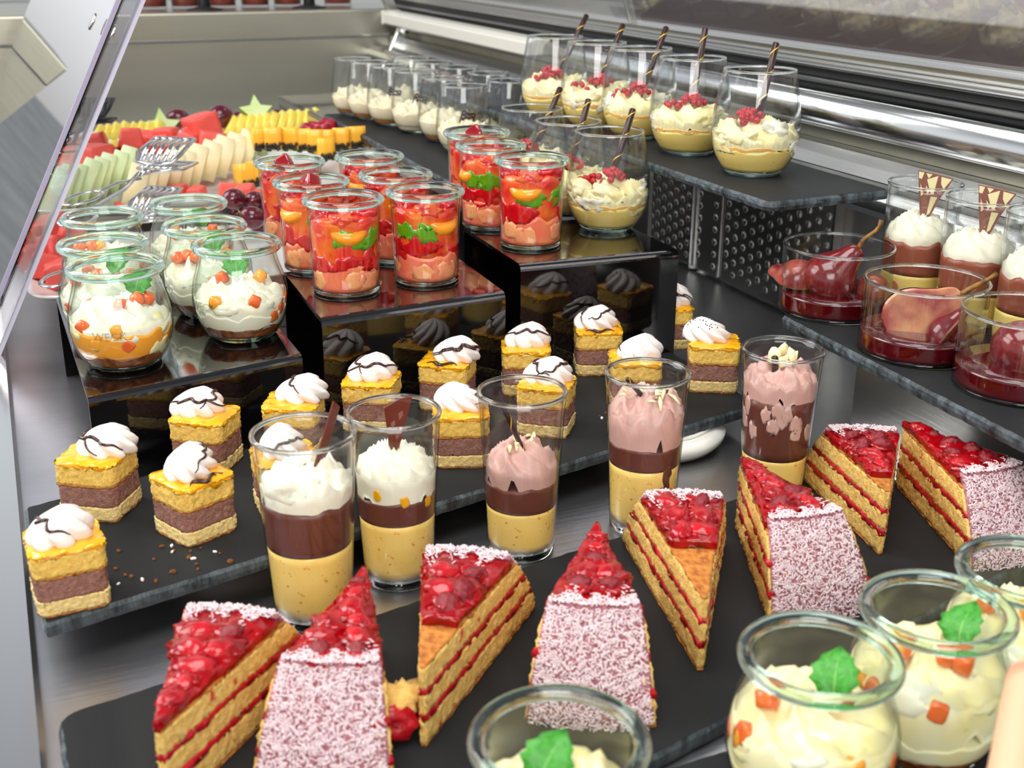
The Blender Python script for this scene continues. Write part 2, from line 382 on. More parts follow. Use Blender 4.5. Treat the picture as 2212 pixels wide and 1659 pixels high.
def extr(prof, y0, y1, name, m, parent=None, kind=None, smooth=False):
    """a bar along the counter (y) with cross-section (x, z)"""
    n = len(prof); v = [(x, y0, z) for x, z in prof]+[(x, y1, z) for x, z in prof]
    f = [(i, (i+1) % n, n+(i+1) % n, n+i) for i in range(n)]+[tuple(range(n-1, -1, -1)), tuple(range(n, 2*n))]
    o = link(name, mesh(name, v, f, smooth), m, parent)
    if kind: tag(o, kind=kind)
    return o

# ================================================================== the counter (setting)
YE = 2.38                                       # end wall of the well
v, f = box((-.02, .15, -.006), (.76, YE, 0)); fl = tag(link('floor', mesh('floor', v, f, False), 'steel_floor'), kind='structure')
v, f = box((-9, -3, -.95), (14, 26, -.9)); g = tag(link('ground', mesh('ground', v, f, False), 'floor_brown'), kind='structure')
v, f = box((-9, 6.5, -.9), (3.4, 26, -.88)); v[2] = (14, 26, -.9); v[6] = (14, 26, -.88); tag(link('paving', mesh('paving', v, f, False), 'paving'), kind='structure')
# end wall: lower panel, folded upper panel with ledge
w = link('wall_back', mesh('wall_back', *box((-.05, YE, -.02), (.80, YE+.02, .182)), False), 'steel_wall'); tag(w, kind='structure')
up = link('upper_panel', mesh('upper_panel', *box((-.05, YE-.004, .1845), (.80, YE+.02, .236)), False), 'steel_wall', w); bevel(up, .004)
lg = link('ledge', mesh('ledge', *box((-.05, YE+.0205, .222), (.85, YE+.42, .236)), False), 'steel_wall', w)
# body under the well
v, f = box((-.018, .15, -.9), (.80, YE+.4, -.008)); tag(link('wall_front', mesh('wall_front', v, f, False), 'steel'), kind='structure')
# customer-side rail of the well
r = extr([(-.050, -.02), (-.0205, -.02), (-.0185, .004), (-.021, .012), (-.046, .013), (-.050, .008)], .15, YE, 'trim_1', 'steel_bright', kind='structure')
extr([(-.0475, .0133), (-.0445, .0133), (-.0445, .0165), (-.0475, .0165)], .15, YE, 'bead', 'chrome', r)
# staff side: dimpled panels, rails
wr = extr([(.750, 0), (.762, 0), (.762, .150), (.750, .150)], .15, YE, 'wall_right', 'steel', kind='structure')
bounds = [YE, 1.205, 1.145, .941]
for i in range(3):
    y1, y0 = bounds[i]-.002, bounds[i+1]+.002
    if i == 0: y1 = 2.1
    p_ = link('panel', mesh('panel', *box((.744, y0, .004), (.7495, y1, .136)), False), 'steel', wr); bevel(p_, .0025)
    bm = bmesh.new(); k = 0; nyy = max(1, int((y1-y0-.014)/.0145))
    for a in range(min(nyy, 30)):
        for b in range(8):
            if i == 1 and b % 2: pass
            yy = y0+.011+a*(y1-y0-.022)/max(1, nyy-1) if i else y0+.011+a*.0145; zz = .016+b*.0145+(.007 if a % 2 else 0)
            if zz > .126: continue
            m_ = Matrix.Translation((.744, yy, zz)) @ Matrix.Diagonal((.0016, .0046, .0046, 1))
            bmesh.ops.create_icosphere(bm, subdivisions=2, radius=1, matrix=m_)
    me = bpy.data.meshes.new('dimples'); bm.to_mesh(me); bm.free(); me.polygons.foreach_set('use_smooth', [True]*len(me.polygons))
    tag(link('dimples', me, 'steel', p_), kind='stuff')
for y in (1.2052, .9405): link('edge_strip', mesh('edge_strip', *box((.7395, y-.0018, .002), (.7498, y+.0018, .1378)), False), 'steel_bright', wr)
R0 = .20
extr([(.700, .146), (.696, .152), (.700, .160), (.712, .166), (.728, .168), (.762, .168), (.762, .146)], R0, YE, 'trim_2', 'steel_bright', kind='structure', smooth=False)
extr([(.728, .1685), (.735, .178), (.742, .186), (.762, .186), (.762, .1685)], R0, YE, 'trim_3', 'steel', kind='structure')
extr([(.760, .1865), (.772, .1865), (.772, .2015), (.760, .2015)], R0, YE, 'trim_4', 'steel_wall', kind='structure')
pf = [(.776, .202), (.742, .202)]+[(.742-.018*sin(t)**.8, .219-.017*cos(t)) for t in [pi*i/12 for i in range(1, 12)]]+[(.742, .236), (.776, .236)]
extr(pf, R0, YE, 'trim_5', 'steel_bright', kind='structure', smooth=True)
extr([(.750, .2363), (.776, .2363), (.776, .2405), (.750, .2405)], R0, YE, 'trim_6', 'rubber', kind='structure')
extr([(.742, .241), (.736, .244), (.740, .2475), (.776, .2475), (.776, .241)], R0, YE, 'trim_7', 'steel_bright', kind='structure')
extr([(.748, .248), (.748, .2565), (.776, .2565), (.776, .248)], R0, YE, 'trim_8', 'rubber', kind='structure')
t9 = extr([(.738, .257), (.736, .262), (.740, .2625), (.739, .266), (.743, .2665), (.742, .272), (.756, .274), (.776, .274), (.776, .257)], R0, YE, 'trim_9', 'steel', kind='structure')
extr([(.7365, .2585), (.7345, .2595), (.7365, .2605)], R0, YE, 'bead', 'chrome', t9)
# white lamp cover below the rail at the far end, and the hinge arm
t = thing('lamp_cover', (0, 0, 0), 'long white plastic lamp cover under the glass rail at the far end', 'lamp cover')
bevel(extr([(.700, .2150), (.700, .2335), (.712, .2375), (.7355, .2375), (.7355, .2150)], 1.60, 2.28, 'cover', 'white_plastic', t), .002)
bevel(link('end_cap', mesh('end_cap', *box((.699, 2.2805, .213), (.7355, 2.292, .2385)), False), 'white_plastic', t), .002)
t = thing('hinge_arm', (.70, 2.30, 0), 'steel hinge arm bent in a V at the far corner of the glass', 'hinge')
a, b, c_ = hity(815, -40, 2.30)-Vector((.70, 2.30, 0)), hity(868, 58, 2.30)-Vector((.70, 2.30, 0)), hity(828, 128, 2.30)-Vector((.70, 2.30, 0))
def bar(p, q, wdt, th, name, m, parent):
    p, q = Vector(p), Vector(q); dv = (q-p).normalized(); s = dv.cross(Vector((0, 1, 0))).normalized()*wdt/2; th = Vector((0, th/2, 0))
    v = [p-s-th, p+s-th, p+s+th, p-s+th, q-s-th, q+s-th, q+s+th, q-s+th]
    return bevel(link(name, mesh(name, v, [(3, 2, 1, 0), (4, 5, 6, 7), (0, 1, 5, 4), (1, 2, 6, 5), (2, 3, 7, 6), (3, 0, 4, 7)], False), m, parent), .002)
bar(a, b, .020, .014, 'upper_bar', 'steel', t); bar(b+Vector((0, -.014, 0)), c_+Vector((0, -.014, -.02)), .022, .010, 'lower_bar', 'steel_bright', t)
v, f = lathe([(0, 0), (.011, 0), (.011, .006), (0, .006)], 20, False); bo = link('bolt', mesh('bolt', v, f), 'chrome', t, b+Vector((0, -.021, 0)), (pi/2, 0, 0))
# inclined rear glass above the rail
L = .46; la = radians(17)
A = Vector((.748, 0, .272)); B = A+Vector((-sin(la)*L, 0, cos(la)*L)); T = Vector((cos(la), 0, sin(la)))*.006
prof = [(q.x, q.z) for q in (A, B, B+T, A+T)]
w1 = extr(prof, R0, 1.385, 'window_1', 'rear_pane', kind='structure'); extr(prof, 1.390, 2.30, 'pane', 'rear_pane', w1)
extr([(q.x, q.z) for q in (A-T*.4, B-T*.4, B+T*1.4, A+T*1.4)], 1.386, 1.389, 'joint', 'steel', w1)

# inclined customer-side pane
Y0 = 1.15; A = hity(-12, 668, Y0); B = hity(262, -10, Y0); dv = (B-A).normalized(); A = A-dv*.05; B = B+dv*.16
T = Vector((dv.z, 0, -dv.x))
def slab(A, B, off0, off1, y0, y1):
    q = [A+T*off0, B+T*off0, B+T*off1, A+T*off1]; v = [Vector((p.x, y0, p.z)) for p in q]+[Vector((p.x, y1, p.z)) for p in q]
    return v, [(3, 2, 1, 0), (4, 5, 6, 7), (0, 1, 5, 4), (1, 2, 6, 5), (2, 3, 7, 6), (3, 0, 4, 7)]
t = thing('sneeze_guard', (A.x, Y0, A.z), 'slanting clear acrylic sneeze guard on the customer side with a thick polished edge', 'glass guard')
Lc = Vector((A.x, Y0, A.z))
def part(name, vf, m, parent, loc=None, smooth=False):
    v, f = vf; l = loc if loc is not None else Lc
    return link(name, mesh(name, [Vector(p)-l for p in v], f, smooth), m, parent)
mat('edge_grey', (.66, .63, .72), rough=.25)
thin_glass('acryl_edge', (.96, .96, .99), (.8, .8, .9), 6.0, .2)
mat('edge_light', (.80, .79, .86), rough=.2)
part('pane', slab(A, B, -.0030, .0030, Y0+.001, 2.30), 'pane', t)
part('edge_strip', slab(A, B, .0155, .0195, Y0-.004, Y0+.001), 'edge_light', t)
part('clear_face', slab(A, B, .0045, .0150, Y0-.0055, Y0-.0045), 'acryl_edge', t)
part('edge_strip', slab(A, B, -.0030, .0010, Y0-.004, Y0+.0005), 'edge_grey', t)
mat('acryl_milky', (.83, .83, .92), rough=.15, trans=.35, spec=.8)
part('clear_profile', slab(A, B, .0035, .0150, Y0-.003, Y0+.010), 'pane', t)
part('polished_edge', slab(A, B, .0150, .0154, Y0-.004, Y0+.014), 'acryl_milky', t)
for (px, py) in ((197, 45), (240, 70)):
    q = hity(px, py, Y0-.001) if px > 220 else hity(px, py, Y0+.05); vv, ff = lathe([(0, 0), (.0075, 0), (.0085, .0012), (.0075, .0024), (0, .0024)], 24, False)
    o = link('bolt', mesh('bolt', vv, ff), 'chrome', t, q-Lc); o.rotation_euler = T.to_track_quat('Z', 'Y').to_euler()

# tumblers and posts on the ledge behind the end wall
zl = .2362
for i, px in enumerate((330, 402, 480, 552, 622, 730)):
    q = hity(px, 20, YE+.125)
    t = thing('smoothie_glass', (q.x, q.y, zl), ['pink smoothie glass nearest the acrylic guard on the far ledge', 'second pink smoothie glass from the acrylic guard on the far ledge', 'pink smoothie glass just right of the first steel post on the far ledge', 'pink smoothie glass midway between the two steel posts on the far ledge', 'pink smoothie glass just left of the second steel post on the far ledge', 'pink smoothie glass right of the second steel post on the far ledge'][i], 'drink', 'smoothie glasses on the far ledge')
    link('tumbler', mesh('tumbler', *lathe([(0, 0), (.027, 0), (.031, .11), (.0295, .11), (.0258, .005), (0, .004)], 28, False)), 'glass_clear', t)
    link('smoothie', mesh('smoothie', *lathe([(0, .005), (.0262, .005), (.0288, .085), (0, .086)], 28, False)), 'smoothie', t)
for i, (px, py) in enumerate(((442, 18), (668, 8))):
    q = hity(px, py, YE+.058); t = thing('steel_post', (q.x, q.y, zl), ['steel post with black foot between the pink drinks, nearer the acrylic guard', 'steel post with black foot nearest the hinge arm on the far ledge'][i], 'post', 'posts on the far ledge')
    link('foot', mesh('foot', *lathe([(0, 0), (.034, 0), (.034, .002), (.022, .004), (.012, .007), (0, .007)], 32, False)), 'rubber', t)
    link('post', mesh('post', *lathe([(0, .0072), (.0115, .0072), (.0115, .3), (0, .3)], 20, False)), 'chrome', t)

# ================================================================== risers and slates
def riser(px, h, label):
    """bent black acrylic: pixel corners back-left, front-left, front-right (top face)"""
    bl, fl_, fr = [P(*q, h) for q in px]; br = fr+(bl-fl_)
    t = thing('acrylic_riser', (fl_.x, fl_.y, 0), label, 'riser', 'black acrylic risers'); O = Vector((fl_.x, fl_.y, 0)); th = .0035
    dn = (bl-fl_).normalized(); rr = .006
    def strip(name, prof_l, prof_r):
        n = len(prof_l); v = [p-O for p in prof_l]+[p-O for p in prof_r]
        return link(name, mesh(name, v, [(i, (i+1) % n, n+(i+1) % n, n+i) for i in range(n)]+[tuple(range(n-1, -1, -1)), tuple(range(n, 2*n))], False), 'acrylic', t)
    def prof(F_, B_, kind):
        d_ = (B_-F_); Ld = d_.length; d_.normalize(); z = Vector((0, 0, 1)); o = Vector((F_.x, F_.y, 0))
        def q(s, zz): return o+d_*s+z*zz
        if kind == 'top':
            out = [q(rr-rr*cos(a), h-rr+rr*sin(a)) for a in [pi/2*i/5 for i in range(6)]]+[q(Ld-rr+rr*sin(a), h-rr+rr*cos(a)) for a in [pi/2*i/5 for i in range(6)]]
            inn = [q(rr-(rr-th)*cos(a), h-rr+(rr-th)*sin(a)) for a in [pi/2*i/5 for i in range(6)]]+[q(Ld-rr+(rr-th)*sin(a), h-rr+(rr-th)*cos(a)) for a in [pi/2*i/5 for i in range(6)]]
            return out+inn[::-1]
        s = 0 if kind == 'front' else Ld-th
        return [q(s, 0), q(s, h-rr), q(s+th, h-rr), q(s+th, 0)]
    for nm, kd in (('top_sheet', 'top'), ('front_sheet', 'front'), ('back_sheet', 'back')): strip(nm, prof(fl_, bl, kd), prof(fr, br, kd))
    return t
HL, HM, HR, HT, HS, HP, HC, HB, HF = .075, .105, .121, .180, .129, .091, .028, .010, .016
riser([(120, 640), (190, 862), (653, 768)], HL, 'low black acrylic riser under the round-bellied jars')
riser([(610, 585), (695, 690), (1092, 632)], HM, 'middle black acrylic riser under the straight jelly jars')
riser([(1000, 490), (1125, 572), (1467, 541)], HR, 'tallest black acrylic riser, under three jelly jars and three goblets')

def slate(quad, h, th, label, cr=.006, seed=0):
    """quad: 3-D corners in order; a board with rounded corners and a chipped, lighter edge"""
    O = sum(quad, Vector())/4; O.z = 0; pts = []
    for i in range(4):
        p0, p1, p2 = quad[i-1], quad[i], quad[(i+1) % 4]; a = (p0-p1).normalized(); b = (p2-p1).normalized()
        for k in range(6):
            t = k/5; pts.append(p1+a*cr*(1-t)**2*1.+b*cr*t**2)
        L = (p2-p1).length-2*cr; n = max(2, int(L/.006))
        for k in range(1, n): pts.append(p1+b*(cr+L*k/n))
    n = len(pts); C0 = sum(pts, Vector())/n
    def ring(z, inset, amp, s):
        out = []
        for i, p in enumerate(pts):
            d_ = (C0-p); d_.z = 0; a = pts[i-1]; b = pts[(i+1) % n]; tn = (b-a); nn = Vector((-tn.y, tn.x, 0)).normalized()
            if nn.dot(d_) < 0: nn = -nn
            q = p+nn*(inset+amp*(N(p.x, p.y, z, 220, s)+.5*N(p.x, p.y, z, 600, s))); q.z = z+.0004*N(p.x, p.y, z, 300, s+9); out.append(q-O)
        return out
    t = thing('slate_board', O, label, 'slate board')
    r1 = ring(h, .0022, .0009, seed); r1 = [Vector((q.x, q.y, h)) for q in r1]
    me = mesh('board', r1+[Vector((q.x, q.y, h-th*.9)) for q in r1], [tuple(range(n)), tuple(range(2*n-1, n-1, -1))]+[(i, n+i, n+(i+1) % n, (i+1) % n) for i in range(n)], False)
    link('board', me, 'slate', t)
    rs = [[q-Vector((0, 0, .0002)) for q in r1], ring(h-.0022, .0004, .0009, seed+3), ring(h-th*.6, .0, .0010, seed+5), ring(h-th, .0012, .0008, seed+7)]
    v = [q for r_ in rs for q in r_]; f = []
    for k in range(3):
        for i in range(n): f.append((k*n+i, (k+1)*n+i, (k+1)*n+(i+1) % n, k*n+(i+1) % n))
    f.append(tuple(3*n+i for i in range(n-1, -1, -1)))
    me = mesh('chipped_edge', v, f, False); link('chipped_edge', me, 'slate_edge', t); return t
AX = Vector((0, 1, 0))
cq = [P(50, 1096, HC), P(92, 1352, HC), P(1640, 872, HC)]; back = P(1358, 746, HC); e_ = (cq[2]-cq[1]).normalized()
rl = cq[0]; k_ = (cq[2].x-rl.x)/(back.x-rl.x); rr_ = rl+(back-rl)*k_
slate([rl, cq[1], cq[2], rr_], HC, .009, 'long slate board carrying the yellow sponge cake squares', .004, 1)
a, b = P(120, 1545, HB), P(1735, 1028, HB); e_ = (b-a).normalized(); rr_ = a+e_*((.565-a.x)/e_.x); fr = P(1590, 1543, HB); fl_ = P(1400, 1643, HB); e2 = (fr-fl_).normalized()
FRR = fr+e2*((.565-fr.x)/e2.x); FLL = fr+e2*((a.x+.004-fr.x)/e2.x)
slate([a, FLL, FRR, rr_], HB, .0095, 'long slate board carrying the raspberry cake slices', .012, 2)
e3 = P(1660, 437, HT); d3 = (P(1410, 362, HT)-e3).normalized(); r3 = P(1922, 418, HT)
slate([e3+Vector((-.012, .86, 0)), e3, r3+Vector((.012, .012, 0)), r3+Vector((.012, .86, 0))], HT, .008, 'high slate shelf under the row of tall goblets', .008, 3)
a = P(705, 250, HS); b = P(962, 388, HS); e4 = (b-a).normalized()
slate([a+e4*-.02, b+e4*.14, b+e4*.14+Vector((.098, 0, 0)), a+Vector((.24, 0, 0))], HS, .008, 'slate board under the crowd of small white cream goblets', .006, 4)
a = P(1685, 680, HP); b = P(2212, 950, HP); e5 = (b-a).normalized()
slate([a, a+e5*.42, a+e5*.42+Vector((.150, 0, 0)), a+Vector((.150, .02, 0))], HP, .009, 'slate board under the poached pear bowls', .006, 5)
q1 = Vector((.06, .478, 0)); 
slate([Vector((.06, .392, HF)), Vector((.06, .18, HF)), Vector((.56, .18, HF)), Vector((.56, .405, HF))], HF, .009, 'dark slate board at the very front under the large jars', .006, 6)
# slate supports
t = thing('cake_stand_foot', (.449, .770, 0), 'round white porcelain foot under the sponge cake board', 'stand')
link('dish', mesh('dish', *lathe([(0, 0), (.045, 0), (.052, .002), (.0565, .008), (.057, .013), (.050, .0165), (0, .0170)], 56, False)), 'porcelain', t)
link('foot_ring', mesh('foot_ring', *lathe([(.040, .0171), (.046, .0171), (.046, .0188), (.040, .0188)], 56)), 'porcelain', t)
t = thing('cake_stand_foot', (.10, .735, 0), 'round white porcelain foot hidden under the left end of the sponge cake board', 'stand')
link('dish', mesh('dish', *lathe([(0, 0), (.045, 0), (.052, .002), (.0565, .008), (.057, .013), (.050, .0165), (0, .0188)], 56, False)), 'porcelain', t)
t = thing('steel_bracket', (.590, .70, 0), 'brushed steel stand holding up the poached pear board', 'stand')
bevel(link('front_plate', mesh('front_plate', *box((0, -.36, 0), (.003, .006, HP-.0097)), False), 'steel', t), .001)
bevel(link('top_plate', mesh('top_plate', *box((.0031, -.36, HP-.0125), (.11, .006, HP-.0097)), False), 'steel', t), .001)
bevel(link('rear_plate', mesh('rear_plate', *box((.1101, -.36, 0), (.113, .006, HP-.0097)), False), 'steel', t), .001)
t = thing('slate_support', (.60, 1.0, 0), 'steel support box below the goblet slate shelf', 'stand')
for y in (.0, .62):
    link('upright', mesh('upright', *box((.0, .06+y, 0), (.004, .17+y, HT-.0085)), False), 'steel', t)
t = thing('step_block', (.44, 1.24, 0), 'black step under the small cream goblets', 'stand')
bevel(link('front_plate', mesh('front_plate', *box((0, -.08, 0), (.003, .80, HS-.0085)), False), 'acrylic', t), .001)
link('edge_trim', mesh('edge_trim', *box((-.0022, -.08, HS-.020), (-.0002, .80, HS-.012)), False), 'steel', t)
link('top_plate', mesh('top_plate', *box((.0032, -.08, HS-.012), (.09, .80, HS-.0085)), False), 'acrylic', t)

# ================================================================== jars with cream and diced fruit
rnd = random.Random(7)
def leaf(root, loc, size, rot, name='mint_leaf'):
    n = 9; v = []; f = []
    for i in range(n+1):
        t = i/n; w_ = .42*sin(pi*t**.8)**.8*(1+.10*((i % 2)*2-1)) if 0 < i < n else .01
        for j in (-2, -1, 0, 1, 2):
            x = w_*j/2; z = .10*abs(j)/2+.16*sin(t*pi)-.25*t*t+.02*((i+j) % 2)
            v.append((x*size, t*size, z*size))
    m = len(v); v += [(x, y, z-.03*size) for x, y, z in v]
    for i in range(n):
        for j in range(4):
            a = i*5+j; f.append((a, a+1, a+6, a+5)); f.append((m+a, m+a+5, m+a+6, m+a+1))
    for i in range(n):
        for a, b in ((i*5, i*5+5), (i*5+9, i*5+4)): f.append((a, b, b+m, a+m))
    o = link(name, mesh(name, v, f), 'mint', root, loc, rot)
    pts = [(0, t/8*size*.96, (.16*sin(t/8*pi)-.25*(t/8)**2+.015)*size) for t in range(9)]
    link('midrib', mesh('midrib', *tube(pts, .012*size, 5)), 'mint_vein', o); return o
def emboss(root, word, size, R, ang, z, m):
    cu = bpy.data.curves.new('mark', 'FONT'); cu.body = word; cu.size = size; cu.extrude = .0003; cu.align_x = 'CENTER'
    tmp = bpy.data.objects.new('mark', cu); COL.objects.link(tmp); bpy.context.view_layer.update()
    me = bpy.data.meshes.new_from_object(tmp.evaluated_get(bpy.context.evaluated_depsgraph_get())); bpy.data.objects.remove(tmp)
    for q in me.vertices:
        a = ang+q.co.x/R(z); r = R(z+q.co.y)+.0002+q.co.z; q.co = Vector((r*cos(a), r*sin(a), z+q.co.y))
    me.materials.clear(); return link('embossed_mark', me, m, root)
CAMDIR = {}
def facing(root_loc): return atan2(-root_loc.y, -root_loc.x)       # direction from a thing back to the camera
def tulip(px, py, label, seed, h, zc=.040, lf=True, style=0, mark=False, sc=1.):
    q = P(px, py, h+TULIP.H*sc-.0036); t = thing('dessert_jar', (q.x, q.y, h), label, 'jar', 'round-bellied dessert jars', scale=sc); TULIP.build(t)
    fa = facing(q); r_ = random.Random(seed)
    def at(a, rr, z): return ((rr*cos(fa+a)), (rr*sin(fa+a)), z)
    layer(TULIP, .0048, .013, .002, seed, 'granola', t, 'granola')
    if style == 1:
        layer(TULIP, .011, .030, .003, seed+3, 'mango_dice', t, 'mango_cream'); blob(at(.9, .026, .018), (.012, .012, .009), seed, .3, 2, 'cream_yellow', t, 'cream_fold', clamp=TULIP)
    else: layer(TULIP, .011, .024, .004, seed+3, 'cream_yellow' if style else 'cream', t, 'cream_layer')
    mc_ = 'cream_yellow' if style == 2 else 'cream'
    cream(TULIP, zc-.006, .012, .020, seed, mc_, t, 7, 1.6, .006, .99, rough=.002, low=.9)
    for k in range(3): blob(at(-1.0+k*.95+r_.uniform(-.2, .2), .024, zc-.012+r_.uniform(-.004, .006)), (.014, .012, .008), seed+k, .35, 1.7, ['cream_yellow', 'cream'][k % 2] if style else 'cream', t, 'cream_fold', clamp=TULIP)
    for k in range(7):
        a = r_.uniform(-1.5, 1.5); z = zc+r_.uniform(-.020, .008); rr = .0335 if z < zc-.004 else r_.uniform(.010, .026)
        if z >= zc-.004: z = zc+.004*(1-(rr/.03))+.006
        blob(at(a, rr, z), (.0048, .0044, .0046), seed+k*3, .12, 1.5, ['papaya_dice', 'mango_dice'][k % 3 == 1], t, 'fruit_dice', 2, clamp=TULIP, rot=(r_.random()*3, r_.random()*3, r_.random()*3), power=.5)
    if lf: leaf(t, at(lf if lf is not True else .2, .013, zc+.010), .024, (radians(50), r_.uniform(-.4, .4), fa+pi/2+r_.uniform(-.9, .9)))
    if mark: emboss(t, 'WECK', .0085, TULIP.Ro, fa-mark, .029, 'glass_mark')
    return t
for i, (px, py, lb, st, lf, mk) in enumerate([
    (248, 577, 'round-bellied glass jar with orange mango cream, at front left of the low riser', 1, 1.1, .25),
    (222, 528, 'round-bellied cream jar second in the left file on the low riser', 0, .4, 0),
    (221, 470, 'round-bellied cream jar farthest back in the left file on the low riser', 0, 0, 0),
    (511, 529, 'round-bellied jar with mint leaf and red fruit dice, front right of the low riser', 0, -.1, .9),
    (441, 489, 'round-bellied cream jar second in the right file on the low riser', 0, .5, 0),
    (406, 441, 'round-bellied cream jar at the back of the right file, beside the grapes', 0, 1.4, 0)]):
    tulip(px, py, lb, 11+i*5, HL, .042 if i != 3 else .040, lf, st, mk)
for i, (px, py, lb, lf) in enumerate([
    (1208, 1602, 'large jar at the bottom edge with a mint leaf, cut by the frame', -.7),
    (1772, 1421, 'large jar with green mint leaf and orange dice in front of the coconut cake', .6),
    (2025, 1320, 'large jar of yellow swirled cream second from the right edge', 1.1),
    (2226, 1236, 'large jar cut by the right edge of the picture', 0)]):
    tulip(px, py, lb, 71+i*7, HF, .050, lf, 2)

# ================================================================== straight jars with layered jelly
def jelly_jar(px, py, label, seed, h, tall=True, green=True, orange=0.):
    q = P(px, py, h+STRAIGHT.H-.0032); t = thing('jelly_jar', (q.x, q.y, h), label, 'jar', 'straight jelly jars'); STRAIGHT.build(t); fa = facing(q); r_ = random.Random(seed); V = STRAIGHT
    def at(a, rr, z): return (rr*cos(fa+a), rr*sin(fa+a), z)
    layer(V, .0040, .026, .003, seed, 'jelly_pink', t, 'pink_layer')
    layer(V, .024, .062, .003, seed+2, 'jelly_mid' if not orange < 0 else 'jelly_body', t, 'jelly_layer', dr=-.0005)
    for k in range(3): blob(at(-1.0+1.0*k+r_.uniform(-.3, .3), .0225, .014+r_.uniform(-.003, .003)), (.0110, .0100, .0080), seed+k, .2, 1.5, 'pale_fruit', t, 'fruit_chunk', 2, clamp=V, power=.7, rot=(0, 0, r_.random()*3))
    for k in range(3): blob(at(-1.15+1.1*k+r_.uniform(-.3, .3), .019, .029+r_.uniform(-.003, .004)), (.016, .012, .0100), seed+5+k, .4, 1.6, 'jelly_red', t, 'red_jelly', 3, clamp=V)
    if green:
        for k in range(2): blob(at(.15+.8*k*(1 if seed % 2 else -1)+r_.uniform(-.2, .2), .0215, .044+.003*k), (.014, .011, .0072), seed+9+k, .4, 2.0, 'jelly_green', t, 'green_jelly', 3, clamp=V, rot=(0, .3*(-1)**k, r_.random()))
    a0 = orange or r_.uniform(-.6, .6)
    # crescent peach slice
    pth = [at(a0+g*.62, .0225, .054-.0065*(1-(g)**2)) for g in [k/6 for k in range(-6, 7)]]
    link('peach_slice', mesh('peach_slice', *tube(pth, lambda s: .0078*sin(pi*(.08+.84*s))**.6, 10, flat=.9)), 'peach', t)
    for k in range(2): blob(at(a0+1.3+k*2.0, .020, .050+r_.uniform(-.004, .004)), (.009, .008, .010), seed+20+k, .3, 1.7, ['jelly_body', 'peach'][k], t, 'fruit_chunk', 2, clamp=V)
    for k in range(3): blob(at(-1.2+1.2*k+r_.uniform(-.3, .3), .018, .062+r_.uniform(-.002, .002)), (.011, .010, .0065), seed+30+k, .35, 1.8, ['jelly_red', 'jelly_body', 'jelly_red'][k], t, 'jelly_top', 3, clamp=V)
    if tall: blob(at(r_.uniform(-.8, .8), .008, .074), (.0075, .0065, .0065), seed, .06, 1, 'jelly_deep', t, 'jelly_cube', 3, power=.35, rot=(.5, .5, r_.random()*3), smooth=True)
for i, (px, py, h, lb, tall, green, orange) in enumerate([
    (741, 431, HM, 'jelly jar with peach slice over green jelly at the front corner of the middle riser', 0, 1, .15),
    (918, 414, HM, 'jelly jar with green and red jelly pieces, front right of the middle riser', 0, 1, .7),
    (672, 393, HM, 'jelly jar with dark red cube above its rim, second in the left file', 1, 1, -.9),
    (854, 378, HM, 'jelly jar second in the right file of the middle riser', 0, 0, .3),
    (625, 350, HM, 'jelly jar farthest back in the left file, red cube at its rim', 1, 0, .9),
    (798, 339, HM, 'jelly jar farthest back in the right file of the middle riser', 0, 0, -.4),
    (1148, 345, HR, 'jelly jar with peach and green jelly at the front of the tallest riser', 0, 1, -.2),
    (1060, 315, HR, 'red jelly jar in the middle of the file on the tallest riser', 0, 1, -1.2),
    (1030, 287, HR, 'jelly jar with dark red cube at the back of the tallest riser file', 1, 0, 1.2)]):
    jelly_jar(px, py, lb, 101+i*7, h, tall, green, orange)

# ================================================================== goblets with custard, cream and currants
_cm = None
def straw(root, base, tip, r=.0031, name='chocolate_straw', seg=10):
    base, tip = Vector(base), Vector(tip); dv = tip-base; L = dv.length
    o = link(name, mesh(name, *lathe([(0, 0), (r, 0), (r, L-.001), (r*.7, L), (0, L)], seg, False)), 'choc_dark', root, base); o.rotation_euler = dv.to_track_quat('Z', 'Y').to_euler()
    pts = []; turns = L/.021; n = int(turns*12)
    band = []
    for k in range(n+1):
        a = 2*pi*turns*k/n; z = L*.99*k/n; pts.append((r*1.03*cos(a), r*1.03*sin(a), z))
    v = []; f = []
    for p in pts: v += [(p[0], p[1], p[2]-.0006), (p[0]*1.06, p[1]*1.06, p[2]), (p[0], p[1], p[2]+.0006)]
    for k in range(n): f += [(3*k, 3*k+3, 3*k+4, 3*k+1), (3*k+1, 3*k+4, 3*k+5, 3*k+2)]
    s_ = link('gold_spiral', mesh('gold_spiral', v, f), 'gold', o); return o
